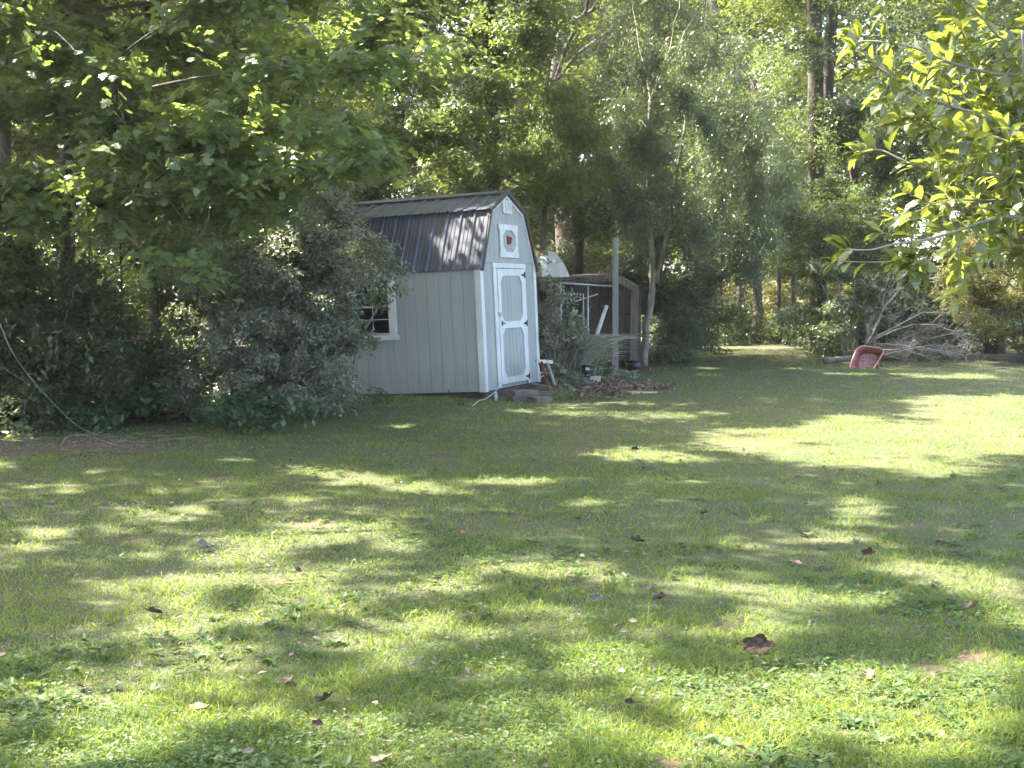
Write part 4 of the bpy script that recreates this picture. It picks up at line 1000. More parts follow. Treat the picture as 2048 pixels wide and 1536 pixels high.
tree('dogwood_shrub', 'broad grey green shrub with several stems behind the wheelbarrow', 'shrub',
     [([(1570, 560), (1640, 510), (1760, 500), (1850, 560), (1880, 660), (1800, 680), (1700, 668), (1600, 676), (1550, 640)], 29.8, 32.0, 5.0)],
     .11, 'oval', 'dogwood', [trunk([(1690+i*7, 700), (1675+i*14, 640), (1640+i*35, 560)], 30.4, .03, .012) for i in range(4)], 'bark_grey', clump=.38, flat=.35, limbs=12, spray=6, seed=21, droop=.2)
tree('turning_shrub', 'large sunlit shrub with orange tinted leaves at the right edge', 'shrub',
     [([(1880, 470), (1960, 410), (2180, 380), (2200, 700), (2010, 692), (1960, 650), (1890, 600)], 28.4, 31.2, 4.6)],
     .070, 'rhomb', 'orange', [trunk([(2060+i*20, 705), (2030+i*40, 560)], 30, .03, .012) for i in range(4)], clump=.34, flat=.5, limbs=12, twigs=60, seed=22)
for i, (x, wd, hh) in enumerate([(1478, .12, 330), (1512, .15, 260), (1557, .07, 300), (1440, .06, 380), (1585, .09, 330)]):
    tree('forest_tree', ['slim dark forest trunk left of the pair beyond the gap', 'thickest dark forest trunk beyond the gap in the wood', 'thin dark forest trunk right of the thickest one in the gap', 'thinnest dark trunk at the left end of the gap', 'dark trunk at the right end of the gap, behind the shrub'][i], 'tree',
         [([(x-90, hh-160), (x+90, hh-160), (x+100, hh+190), (x-100, hh+190)], 37.5, 42, 1.1)], .11, 'tri', 'maple_far',
         [trunk([(x, 688), (x+3, 500), (x-4, hh-100)], 39.5+i*.4, wd, wd*.6)], clump=.8, limbs=4, group='thin trees in the gap of the wood', seed=30+i)
# left background, bright behind the maple
for i, (x, wd, lab) in enumerate([(8, .14, 'dark trunked tree at the far left edge beyond the thicket'), (-160, .16, 'tree just outside the left edge beyond the thicket'), (300, .10, 'slim tree seen through the maple branches at left'), (450, .14, 'tree hidden behind the maple left of the privet shrub')]):
    tree('oak_tree', lab, 'tree', [([(x-170, -260), (x+170, -260), (x+170, 330), (x-170, 330)], 29, 34, 2.4)], .14, 'tri', 'hick',
         [trunk([(x+10, 760), (x+4, 500), (x-10, -150)], 25 if i == 0 else 30, wd, wd*.7)], clump=.9, limbs=4, group=BG, seed=40+i)
# undergrowth of the wood's far edge, and the far wood itself
def mass(name, label, specs, leaf, tmpl, m, clump, seed, cat='plants', **kw):
    rng = np.random.default_rng(seed); P_ = []
    for poly, Y0, Y1, cov in specs:
        Ym = (Y0+Y1)/2; area = poly_area(poly)*(Ym/F_PX)**2; nleaf = cov*area/(LEAF_AREA[tmpl]*leaf*leaf*.6)
        K = max(3, int(area/(clump*clump)*1.5)); C = sample_poly(poly, K, Y0, Y1, rng)
        P_.append(leaves_at(C, clump*rng.uniform(.6, 1.4, K), max(7, int(nleaf/K)), leaf, .5, .5, .5, 7, .25, rng))
    p, ax, nn, cl = [np.concatenate(z) for z in zip(*P_)]; k = p[:, 2] > gz(p[:, 0], p[:, 1])
    me = crown_mesh(name, p[k], ax[k], nn[k], cl[k], leaf, tmpl, m, rng); o = link(name, me); tag(o, label, cat, kind='stuff'); return o
mass('undergrowth', 'low undergrowth along the far edge of the lawn', [([(1770, 600), (1930, 600), (1940, 702), (1770, 700)], 30.6, 32, 4.0), ([(1640, 680), (1760, 680), (1760, 712), (1640, 712)], 31.5, 33, 3.0), ([(1900, 640), (2150, 640), (2150, 704), (1960, 708)], 31.5, 35, 3.5), ([(1330, 600), (1420, 590), (1440, 700), (1300, 706)], 33, 36, 3.0), ([(1290, 630), (1440, 610), (1560, 650), (1700, 672), (1700, 690), (1290, 706)], 37.5, 41, 5.0), ([(1560, 600), (1900, 620), (1900, 690), (1580, 690)], 33, 37, 3.0)], .11, 'tri', 'thicket', .35, 50)
mass('undergrowth', 'brown and green undergrowth between the far trunks', [([(1380, 560), (1680, 560), (1680, 680), (1380, 690)], 43, 48, 3.0)], .13, 'tri', 'orange', .5, 51)
mass('far_woods', 'sunlit far wood seen through the gaps between the trees', [([(-650, -260), (2700, -260), (2700, 640), (-650, 660)], 48, 62, 3.4)], .32, 'tri', 'bright', 1.5, 52, 'wood')
mass('far_woods', 'distant darker wood closing off the view', [([(-1000, -300), (3000, -300), (3000, 650), (-1000, 660)], 72, 90, 10.0)], .95, 'tri', 'maple_far', 2.6, 53, 'wood')
mass('woodland_foliage', 'bright leaves of the wood behind the left thicket', [([(-500, 240), (520, 240), (520, 640), (-500, 640)], 32, 40, 2.4)], .16, 'tri', 'bright', 1.0, 54, 'wood')

# ------------------------------------------------------------------ unseen canopy added above the picture, shaped to cast the lawn's shade
def canopy():
    rng = np.random.default_rng(99)
    # shade targets on the lawn
    n = 64000
    gx = rng.uniform(-16, 13, n); gy = rng.uniform(1.5, 36, n); l_ = lit_of(gx, gy)
    keep = l_*1.35 < .25+.75*rng.random(n)
    T_ = np.stack([gx, gy, gz(gx, gy)], -1)[keep]
    # the shed and the things right of it also stand in shade
    m_ = 3600
    bx = np.stack([rng.uniform(-.15, W_+.2, m_), rng.uniform(-.3, L_, m_), rng.uniform(0, 3.1, m_)], -1)
    Ms = np.array(_SM.inverted()); bx = bx@Ms[:3, :3].T+Ms[:3, 3]
    dap = N3.fbm(bx[:, 0]*2.3, bx[:, 2]*1.6+bx[:, 1]*1.1)
    bx = bx[(dap < .47) | (bx[:, 2] < 2.2)]
    m2 = 2600; b2 = np.stack([rng.uniform(.5, 4, m2), rng.uniform(23, 29, m2), rng.uniform(.6, 4, m2)], -1)
    b3 = np.stack([rng.uniform(-9, -1.5, 4200), rng.uniform(14.5, 21.5, 4200), rng.uniform(.4, 4.2, 4200)], -1)
    b3 = b3[N2.fbm(b3[:, 0]*1.1+9, b3[:, 2]*1.1) < .56]
    T_ = np.concatenate([T_, bx, b2, b3])
    h = rng.uniform(7.5, 13.0, len(T_)); C = T_+S*((h-T_[:, 2])/S[2])[:, None]
    px, py = proj(C); C = C[~((C[:, 1] > 0) & (py > -40) & (px > -150) & (px < 2200))]
    return C, rng
C, rng = canopy()
roots = [(-7.6, 3.5, .21), (-9.0, 11.0, .24), (-10.5, 17.5, .25), (-12.5, 25.5, .27), (-15.5, 8.0, .26), (1.5, 44.0, .3)]
xy = np.array([r_[:2] for r_ in roots]); near = np.argmin(((C[:, None, :2]-xy[None])**2).sum(-1), 1)
names = ['tall shade tree beside the camera beyond the left edge', 'tall shade tree left of the lawn beyond the picture edge', 'tall shade tree left of the thicket beyond the picture edge', 'tall shade tree behind the left thicket, crown above the picture', 'tall shade tree farthest left of the lawn', 'tall shade tree rising behind the shed, crown above the picture']
for k, (x, y, r_) in enumerate(roots):
    Ck = C[near == k]
    if len(Ck) < 5: continue
    p, ax, nn, cl = leaves_at(Ck, rng.uniform(.10, .26, len(Ck)), 4, .30, .4, .4, .5, 4, .2, rng)
    q = shadow_point(p); l_ = lit_of(q[:, 0], q[:, 1]); kp_ = ~(rng.random(len(p))*.85+.1 < l_*1.1); kp_ &= ~in_gap(p); p, ax, nn, cl = p[kp_], ax[kp_], nn[kp_], cl[kp_]
    loc = Vector((x, y, float(gz(x, y))-.05)); ln = np.array(loc); root = thing('shade_tree', names[k], 'tree', loc, 0, 'tall trees whose crowns shade the lawn')
    o = link('crown', crown_mesh('crown', p-ln, ax, nn, cl, .30, 'tri', 'maple_far', rng), root); o['kind'] = 'stuff'
    tp_ = [Vector((random.gauss(0, .12), random.gauss(0, .12), z)) for z in (0, 2, 4, 6, 8, 9.5)]; tp_[0] = Vector((0, 0, 0))
    c = MB(); c.tube(tp_, [r_*1.3, r_, r_*.9, r_*.8, r_*.6, r_*.4], 12); c.build('trunk', M['bark'], root, True)
    for i in rng.choice(len(Ck), min(9, len(Ck)), replace=False):
        tgt = Vector((Ck[i]-ln).tolist()); st_ = tp_[3+random.randrange(3)]
        chk = np.array([list(loc+st_.lerp(tgt, f_)) for f_ in (.4, .6, .8, 1.)]); sq = shadow_point(chk)
        if lit_of(sq[:, 0], sq[:, 1]).max() > .2: continue
        c = MB(); c.tube(wander(st_, tgt, 7, .08, .06), [r_*.20*(1-.8*j/7)+.006 for j in range(8)], 6, False); c.build('limb', M['bark'], root, True)

# ------------------------------------------------------------------ plants round the kennel
def blades(name, label, cat, base, n, hgt, wid, m, spread=.25, lean=(0, 0), curve=.8, seed=1, seg=5, splay=.9, blade_name='leaves'):
    rng = np.random.default_rng(seed); base = np.array(base)
    b0 = base+np.stack([rng.normal(0, spread*.35, n), rng.normal(0, spread*.35, n), np.zeros(n)], -1)
    az = rng.uniform(0, 2*np.pi, n); d = np.stack([np.cos(az)*splay+lean[0], np.sin(az)*splay+lean[1], np.zeros(n)], -1)
    h = hgt*rng.uniform(.55, 1.15, n); out = h*rng.uniform(.3, 1.0, n); ts = np.linspace(0, 1, seg+1)
    side = unit(np.cross(unit(d+1e-6), np.array([0, 0, 1.]))+np.array([0, 0, 1.])*rng.uniform(-1.5, 1.5, (n, 1)))
    V = []
    for t in ts:
        c_ = b0+d*(out*(t**1.6))[:, None]; c_[:, 2] += h*(t-curve*.55*t**3)
        w_ = wid*(1-t)**.6*.5+.0006
        V.append(c_-side*w_); V.append(c_+side*w_)
    V = np.stack(V, 1); k = 2*(seg+1)
    f = []
    for i in range(seg): f += [(2*i, 2*i+1, 2*i+3), (2*i, 2*i+3, 2*i+2)]
    Fc = (np.array(f)[None]+(np.arange(n)*k)[:, None, None]).reshape(-1, 3)
    root = thing(name, label, cat, tuple(base)); me = np_mesh(blade_name, V.reshape(-1, 3)-base, Fc, M[m], np.repeat(rng.random(n), k))
    o = link(blade_name, me, root); o['kind'] = 'stuff'; NTRI[0] += len(Fc); return root
blades('ornamental_grass', 'arching plumes of pale ornamental grass in front of the kennel', 'ornamental grass', P(1146, 750, 24.7)*np.array([1, 1, 0])+np.array([0, 0, float(gz(1.07, 24.7))]), 620, 1.3, .018, 'ornamental', .40, (.62, -.1), .85, 61, 7, .35)
blades('ornamental_grass', 'second drier clump of ornamental grass against the grey post', 'ornamental grass', G(1175, 745), 320, .85, .018, 'ornamental', .30, (.6, 0), .85, 62, 6, .5)
blades('strap_leaf_plant', 'pale strap leaved plant in front of the black bucket', 'plant', G(1262, 757), 90, .26, .022, 'spider', .12, (0, 0), 1.0, 63, 5)
blades('strap_leaf_plant', 'small strap leaved plant in the leaf litter left of the pale plant', 'plant', G(1235, 757), 60, .16, .014, 'ornamental', .15, (0, 0), 1.0, 64, 5)
tree('weedy_bush', 'tall leafy weeds growing up beside the right side of the shed', 'bush',
     [([(1078, 575), (1115, 560), (1140, 620), (1150, 660), (1150, 720), (1140, 765), (1088, 760), (1080, 690)], 23.9, 25.0, 5.0)], .075, 'rhomb', 'shrub',
     [trunk([(1100+i*10, 768), (1096+i*12, 640)], 24.5, .012, .006) for i in range(5)], 'bark_grey', clump=.24, flat=.6, limbs=10, twigs=40, seed=65)
tree('leafy_plant', 'bright broad leaved plant beside the grey post', 'plant',
     [([(1190, 715), (1225, 712), (1240, 725), (1228, 748), (1195, 750), (1185, 730)], 24.9, 25.3, 2.2)], .09, 'oval', 'clover', [], clump=.14, spray=5, seed=66, crown_name='leaves')
tree('leafy_plant', 'single upright seedling in front of the post', 'plant', [([(1228, 710), (1244, 712), (1242, 724), (1230, 722)], 24.9, 25.0, 1.6)], .09, 'oval', 'dogwood',
     [trunk([(1234, 756), (1234, 722)], 24.9, .006, .004)], 'bark_grey', clump=.07, limbs=0, spray=5, seed=67)
tree('weeds', 'pale variegated weeds sprawling right of the shed steps', 'weeds', [([(1104, 775), (1130, 768), (1150, 788), (1155, 800), (1115, 800)], 21.4, 22.0, 2.0)], .07, 'round', 'dogwood', [], clump=.10, seed=68, crown_name='leaves')
tree('weeds', 'weeds at the foot of the chain link kennel', 'weeds', [([(1080, 745), (1165, 745), (1170, 770), (1085, 775)], 23.4, 24.4, 3.2)], .05, 'rhomb', 'shrub', [], clump=.15, seed=69, crown_name='leaves')
tree('climbing_vine', 'vine creeping over the dirty white cover', 'vine', [([(1066, 515), (1112, 520), (1110, 556), (1066, 556)], 26.4, 26.8, .3)], .09, 'oval', 'vine', [], clump=.15, seed=70, crown_name='leaves')
tree('weeds', 'dark weeds around the foot of the grey green tree', 'weeds', [([(1285, 700), (1400, 705), (1420, 722), (1300, 728)], 28.2, 29.2, 1.5)], .06, 'rhomb', 'vine', [], clump=.16, seed=71, crown_name='leaves')

# ------------------------------------------------------------------ canes and sticks at left
def cane(name, label, cat, pxs, Y, r, m='bark_grey'):
    pts = [PV(x, y, Y if not isinstance(Y, (list, tuple)) else Y[i]) for i, (x, y) in enumerate(pxs)]
    for q in pts: q.z = max(q.z, float(gz(q.x, q.y))+.01)
    # smooth
    out = []
    for i in range(len(pts)-1):
        p0 = pts[max(0, i-1)]; p1 = pts[i]; p2 = pts[i+1]; p3 = pts[min(len(pts)-1, i+2)]
        for k in range(4):
            t = k/4; out.append(.5*((2*p1)+(p2-p0)*t+(2*p0-5*p1+4*p2-p3)*t*t+(3*p1-p0-3*p2+p3)*t**3))
    out.append(pts[-1]); n = len(out); c = MB(); c.tube(out, [r*(1-.6*i/n) for i in range(n)], 6)
    return tag(c.build(name, M[m], smooth=True), label, cat)
cane('bramble_cane', 'long pale bare cane arching down from the left edge to the lawn', 'cane', [(-40, 560), (0, 648), (25, 705), (65, 760), (105, 805), (150, 848), (190, 868), (240, 885)], 15.6, .007)
cane('bramble_cane', 'pale cane bent in an arch over the dry stick pile at left', 'cane', [(122, 912), (120, 895), (128, 880), (145, 870), (180, 873), (215, 885), (250, 905)], 15.3, .006)
cane('stick', 'long thin stick lying straight across the bare soil at left', 'stick', [(245, 887), (270, 889), (310, 884), (350, 878), (383, 875)], 15.9, .009)
cane('stick', 'broken twig end lying in the grass below the dry canes', 'stick', [(215, 898), (228, 910), (240, 918), (250, 926)], 14.9, .007)
cane('hanging_vine', 'thin vine hanging in the dark thicket at left', 'vine', [(30, 600), (52, 660), (60, 690), (72, 705), (70, 730)], 17.6, .007)
c = MB(); base = GV(150, 893)
SP_ = thing('stick_pile', 'scatter of thin dry sticks on the bare soil at the left lawn edge', 'sticks', tuple(base))
for k in range(48):
    a = GV(random.uniform(-60, 330), random.uniform(874, 908)); a.z += random.uniform(.0, .06)
    az = random.gauss(0, .5); e = a+Vector((math.cos(az), math.sin(az)*.6, random.uniform(-.05, .08)))*random.uniform(.15, .55)
    c.tube([v_-base for v_ in wander(a, e, 3, .08)], [.005, .0045, .004, .002], 3, False)
o = c.build('dry_twigs', M['bark_grey'], SP_); o['kind'] = 'stuff'

# ------------------------------------------------------------------ near branch at the upper right
FB = thing('near_branch_shrub', 'near leafy branches with glowing yellow green leaves hanging in at upper right', 'shrub', (2.85, 5.75, float(gz(2.85, 5.75))))
FL = np.array(FB.location)
stems = [([(2300, 700), (2150, 260), (2048, 160), (1990, 148), (1900, 125), (1830, 96), (1770, 84), (1716, 82)], 5.6, .009),
         ([(2300, 700), (2120, 300), (2030, 268), (1960, 232), (1900, 212), (1840, 190), (1780, 150), (1738, 118), (1712, 78)], 5.5, .010),
         ([(1778, 158), (1772, 180), (1762, 200)], 5.45, .004),
         ([(2300, 700), (2150, 420), (2048, 372), (1990, 350), (1920, 345), (1850, 338), (1800, 318), (1760, 300), (1725, 305)], 5.4, .009),
         ([(2060, 300), (2000, 278), (1930, 268), (1890, 262), (1852, 245), (1838, 236)], 5.2, .005),
         ([(2300, 760), (2160, 520), (2060, 440), (1990, 438), (1920, 460), (1850, 480), (1790, 488), (1740, 500), (1690, 498)], 5.3, .009),
         ([(1820, 484), (1826, 505), (1835, 525)], 5.35, .004), ([(1860, 520), (1835, 526), (1800, 522)], 5.3, .0035),
         ([(1765, -60), (1768, 0), (1774, 40), (1778, 86)], 5.6, .006),
         ([(2100, 330), (2010, 340), (1985, 250), (1965, 170), (1935, 90), (1905, 20), (1895, -60)], 5.8, .011),
         ([(2048, 385), (2010, 350), (1990, 300), (1950, 250), (1915, 150), (1890, 80)], 5.7, .006),
         ([(2044, 60), (2046, 150), (2040, 260), (2050, 330)], 5.5, .004),
         ([(2180, 420), (2100, 380), (2000, 400), (1900, 400), (1850, 415), (1825, 440)], 5.6, .006),
         ([(2180, 20), (2080, 60), (2010, 80), (1960, 30), (1900, -30)], 5.7, .007),
         ([(2200, 520), (2100, 520), (2010, 500), (1950, 520), (1900, 500)], 5.7, .006),
         ([(2200, 180), (2100, 200), (2040, 230), (1990, 240), (1930, 300), (1880, 330)], 5.9, .006),
         ([(2200, 330), (2120, 330), (2050, 300), (2010, 310), (1960, 320)], 5.2, .006)]
for k_ in range(11):
    y0_ = 20+k_*50+random.uniform(-20, 20); x1_ = random.uniform(1850, 1960); dy_ = random.uniform(-70, 60)
    stems.append(([(2260, y0_+40), (2150, y0_+20), (2060, y0_+dy_*.3), ((x1_+2060)/2, y0_+dy_*.5+random.uniform(-20, 20)), (x1_, y0_+dy_)], random.uniform(5.7, 6.5), .006))
lp_, la, ln_, lm = [], [], [], []
rngf = np.random.default_rng(77)
def smooth_px(pxs, Y):
    pts = [PV(x, y, Y+.12*math.sin(x*.013)) for x, y in pxs]; out = []
    for i in range(len(pts)-1):
        p0 = pts[max(0, i-1)]; p1 = pts[i]; p2 = pts[i+1]; p3 = pts[min(len(pts)-1, i+2)]
        for k in range(5):
            t = k/5; out.append(.5*((2*p1)+(p2-p0)*t+(2*p0-5*p1+4*p2-p3)*t*t+(3*p1-p0-3*p2+p3)*t**3))
    return out+[pts[-1]]
def add_leaf(p, d, up):
    lp_.append(np.array(p)); a = np.array(d, float); a /= np.linalg.norm(a); n = np.array(up, float)+rngf.normal(size=3)*.35; n -= a*n.dot(a); n /= np.linalg.norm(n)
    la.append(a); ln_.append(n)
tr_ = [Vector((0, 0, 0)), Vector((-.05, .03, .6)), Vector((.03, .1, 1.3)), Vector((-.02, .15, 2.1)), Vector((.05, .1, 3.0)), Vector((0, .2, 3.9))]
c = MB(); c.tube(tr_, [.05, .042, .036, .03, .022, .014], 9); c.build('trunk', M['bark_grey'], FB, True)
for pxs, Y, r in stems:
    if pxs[0][0] > 2090:                    # carry the branch back to the trunk
        a_ = PV(*pxs[0], Y+.12*math.sin(pxs[0][0]*.013))-Vector(FL.tolist()); zt = min(3.6, max(.5, a_.z-.35)); j_ = max(i for i in range(5) if tr_[i].z <= zt)
        s_ = tr_[j_].lerp(tr_[j_+1], (zt-tr_[j_].z)/(tr_[j_+1].z-tr_[j_].z)); c = MB()
        c.tube([s_, s_.lerp(a_, .35)+Vector((random.uniform(-.03, .03), random.uniform(-.05, .05), .05)), s_.lerp(a_, .7)+Vector((0, random.uniform(-.05, .05), .03)), a_], [r*1.5, r*1.3, r*1.1, r], 6); c.build('branch', M['bark_grey'], FB, True)
    pts = smooth_px(pxs, Y); n = len(pts); c = MB()
    c.tube([q-Vector(FL.tolist()) for q in pts], [r*(1-.72*i/n) for i in range(n)], 6); c.build('branch', M['bark_grey'], FB, True)
    for i in range(2, n, 1):
        px, py = proj(np.array(pts[i]))
        if px > 2480 or py < -300 or (px < 1880 and i < n-2 and rngf.random() < .35): continue
        d = (pts[i]-pts[i-1]).normalized(); tip = i >= n-2
        npair = 5 if tip else (2 if (i % 2 == 0) else 0)
        if px > 1850 and not tip: npair = 2 if i % 3 else 3
        for k in range(npair):
            sd = Vector((rngf.normal(), rngf.normal(), rngf.normal())); sd = (sd-d*sd.dot(d)).normalized()
            dd = d*(.8 if tip else .6)+sd*.8+Vector((-.15, 0, .02))
            add_leaf(pts[i]+dd.normalized()*.045, dd, (0, 0, 1))
        # side shoots
        if (px > 1830 and i % 3 == 0 and rngf.random() < .75) or (i % 5 == 0 and rngf.random() < .5):
            sd = Vector((rngf.normal()*.8, rngf.normal()*.8, rngf.normal()*.8)); e = pts[i]+(d*.5+sd.normalized()*.8)*rngf.uniform(.08, .2)
            w_ = wander(pts[i], e, 4, .08); c = MB(); c.tube([v_-Vector(FL.tolist()) for v_ in w_], [.003, .0027, .0024, .002, .0014], 5); c.build('branchlet', M['bark_grey'], FB, True)
            for j in (2, 3, 4):
                for k in range(2 if j < 4 else 4):
                    dj = (w_[j]-w_[j-1]).normalized(); sd = Vector((rngf.normal(), rngf.normal(), rngf.normal())); sd = (sd-dj*sd.dot(dj)).normalized()
                    dd = dj*.6+sd*.8+Vector((-.15, 0, .0)); add_leaf(w_[j]+dd.normalized()*.04, dd, (0, 0, 1))
lp_ = np.array(lp_); la = np.array(la); ln_ = np.array(ln_); px, py = proj(lp_)
vis = (px > 1600) & (px < 2070) & (py > -20); order = np.argsort(~vis, kind='stable')
tv, tf = oval(.46, .05, .16); TMPL['near'] = (tv, tf); tv2, tf2 = oval(.40, .10, .30); 
fm = [np_mesh('leaf', tv, tf, M['fore'], np.full(len(tv), t_), True) for t_ in (.1, .35, .6, .9)]+[np_mesh('leaf', tv2, tf2, M['fore'], np.full(len(tv2), t_), True) for t_ in (.3, .7)]
fpale = np_mesh('leaf', tv2, tf2, M['fore_pale'], np.full(len(tv2), .6), True)
for cnt, i in enumerate(order[:300]):
    o = bpy.data.objects.new('leaf', fpale if rngf.random() < .10 else fm[int(rngf.integers(len(fm)))]); COL.objects.link(o); o.parent = FB
    a, n_ = la[i], ln_[i]; b_ = np.cross(n_, a); s_ = rngf.uniform(.048, .095); q = lp_[i]-FL
    o.matrix_local = Matrix(((a[0]*s_, b_[0]*s_, n_[0]*s_, q[0]), (a[1]*s_, b_[1]*s_, n_[1]*s_, q[1]), (a[2]*s_, b_[2]*s_, n_[2]*s_, q[2]), (0, 0, 0, 1)))
rest = order[300:]
ex = rngf.normal(size=(16, 3))*np.array([.28, .35, .75])+np.array([2.85, 5.85, 2.55]); ep, ea, en, _ = leaves_at(ex, np.full(16, .34), 55, .085, .9, .5, .6, 5, .15, rngf)
epx, epy = proj(ep); k_ = epx > 2095; lp_ = np.concatenate([lp_, ep[k_]]); la = np.concatenate([la, ea[k_]]); ln_ = np.concatenate([ln_, en[k_]]); rest = np.concatenate([rest, np.arange(len(order), len(lp_))])
if len(rest) > 3:
    V, Fc = cloud(lp_[rest]-FL, la[rest], ln_[rest], rngf.uniform(.055, .10, len(rest)), 'near')
    o = link('foliage', np_mesh('foliage', V, Fc, M['fore'], np.repeat(rngf.random(len(rest)), len(tv))), FB); o['kind'] = 'stuff'

# ------------------------------------------------------------------ grass
def grass(name, label, n, py0, py1, hgt, wid, seg, seed, px0=-170, px1=2560, pw=1.0):
    rng = np.random.default_rng(seed)
    py = py0+(py1-py0)*rng.random(n)**pw; px = rng.uniform(px0, px1, n); q = G(px, py)
    x, y = q[:, 0], q[:, 1]
    under = (_SMn[0, 0]*x+_SMn[0, 1]*y+_SMn[0, 2]*q[:, 2]+_SMn[0, 3] > -.15) & (_SMn[1, 0]*x+_SMn[1, 1]*y+_SMn[1, 2]*q[:, 2]+_SMn[1, 3] > -.1) & (y < 26) & (x < .6)
    keep = (~under) & (wood_of(x, y) < .5+.25*rng.random(n)) & (rng.random(n) > bare_of(x, y)*.93) & (y > 3) & (y < 60) & ~in_shed(q+np.array([0, 0, .3]))
    dens = N2.fbm(x*1.3+50, y*1.3+9); keep &= rng.random(n) < .55+.9*dens
    q = q[keep]; x, y = q[:, 0], q[:, 1]; n = len(q)
    tuft = N1.fbm(x*3.1, y*3.1); h = hgt*(.22+1.25*tuft**1.5+.5*np.clip(N2(x*1.1+5, y*1.1)-.6, 0, 1))*rng.uniform(.45, 1.35, n)*np.where(rng.random(n) < .02, 1.9, 1)
    wd = wid*rng.uniform(.7, 1.3, n)*np.clip(y/9, 1, 3.5)
    az = rng.uniform(0, 2*np.pi, n); d = np.stack([np.cos(az), np.sin(az), np.zeros(n)], -1)
    lean = h*rng.uniform(.35, 1.3, n); fa = rng.uniform(0, np.pi, n); side = np.stack([np.cos(fa), np.sin(fa), np.zeros(n)], -1)
    V = []; ts = np.linspace(0, 1, seg+1); q[:, 2] -= .004
    for i, t in enumerate(ts):
        c_ = q+d*(lean*t**1.7)[:, None]; c_[:, 2] += h*(t-.38*t*t)
        if i < seg: w_ = wd*.5*(1-.75*t); V += [c_-side*w_[:, None], c_+side*w_[:, None]]
        else: V.append(c_)
    V = np.stack(V, 1); k = 2*seg+1; f = []
    for i in range(seg-1): f += [(2*i, 2*i+1, 2*i+3), (2*i, 2*i+3, 2*i+2)]
    f.append((2*seg-2, 2*seg-1, 2*seg)); Fc = (np.array(f)[None]+(np.arange(n)*k)[:, None, None]).reshape(-1, 3)
    dry = np.clip((N3.fbm(x*.9+5, y*.9+2)-.43)*3.2, 0, 1)*.8+.45*np.clip((N1.fbm(x*3.1+60, y*3.1+2)-.52)*4, 0, 1)
    left = np.clip((-x-1.2)/3, 0, 1)*np.clip((14-y)/6, 0, 1)
    tone = np.clip(.02+.30*rng.random(n)+.34*dry+.42*left*rng.random(n)+(rng.random(n) < .07+.16*dry)*.5, 0, 1)
    me = np_mesh(name, V.reshape(-1, 3), Fc, M['grass'], np.repeat(tone, k)); NTRI[0] += len(Fc)
    return tag(link(name, me), label, 'grass', kind='stuff')
grass('grass', 'short green lawn grass with drier blades in the foreground', 140000, 985, 1640, .080, .0066, 2, 201, pw=.9)
grass('grass', 'fine lawn grass of the middle and far lawn', 200000, 686, 1000, .070, .0050, 1, 202)
def clover():
    rng = np.random.default_rng(301); n = 75000
    py = rng.uniform(850, 1600, n); px = rng.uniform(-200, 2250, n); q = G(px, py); x, y = q[:, 0], q[:, 1]
    patch = N1.fbm(x*.8+40, y*.8+11)+.03; mid = ((px > 380) & (px < 1250) & (py > 950) & (py < 1330))
    keep = (rng.random(n) < np.clip((patch-.50)*5+mid*.45, 0, 1)) & (bare_of(x, y) < .4) & (wood_of(x, y) < .6)
    q = q[keep]; n = len(q); q[:, 2] += rng.uniform(.012, .045, n)
    az = rng.uniform(0, 2*np.pi, n); ax = np.stack([np.cos(az), np.sin(az), rng.normal(0, .15, n)], -1); ax = unit(ax)
    nn = unit(np.array([0, 0, 1.])+rng.normal(size=(n, 3))*.28); nn = unit(nn-ax*np.sum(nn*ax, 1, keepdims=True))
    V, Fc = cloud(q, ax, nn, rng.uniform(.013, .026, n), 'round'); NTRI[0] += len(Fc)
    tag(link('clover', np_mesh('clover', V, Fc, M['clover'], np.repeat(rng.random(n), 4))), 'small round clover and weed leaves among the lawn grass', 'clover', kind='stuff')
clover()
def broad_weeds():
    rng = np.random.default_rng(311); n = 1500
    py = rng.uniform(900, 1580, n); px = rng.uniform(-100, 2150, n); c0 = G(px, py)
    c0 = c0[(N2.fbm(c0[:, 0]*.9+4, c0[:, 1]*.9+9) > .50) & (wood_of(c0[:, 0], c0[:, 1]) < .3)]
    k = 7; q = np.repeat(c0, k, 0); m_ = len(q); az = rng.uniform(0, 2*np.pi, m_)
    ax = unit(np.stack([np.cos(az), np.sin(az), rng.uniform(.1, .7, m_)], -1)); L_ = rng.uniform(.035, .075, m_)
    nn = np.array([0, 0, 1.])+rng.normal(size=(m_, 3))*.2; nn = unit(nn-ax*np.sum(nn*ax, 1, keepdims=True))
    q = q+ax*(L_*.5)[:, None]+np.array([0, 0, .012]); V, Fc = cloud(q, ax, nn, L_, 'oval')
    tag(link('broadleaf_weeds', np_mesh('broadleaf_weeds', V, Fc, M['clover'], np.repeat(np.repeat(rng.random(len(c0)), k)*.8, 8))), 'low broad leaved weeds scattered in the lawn', 'weeds', kind='stuff')
broad_weeds()
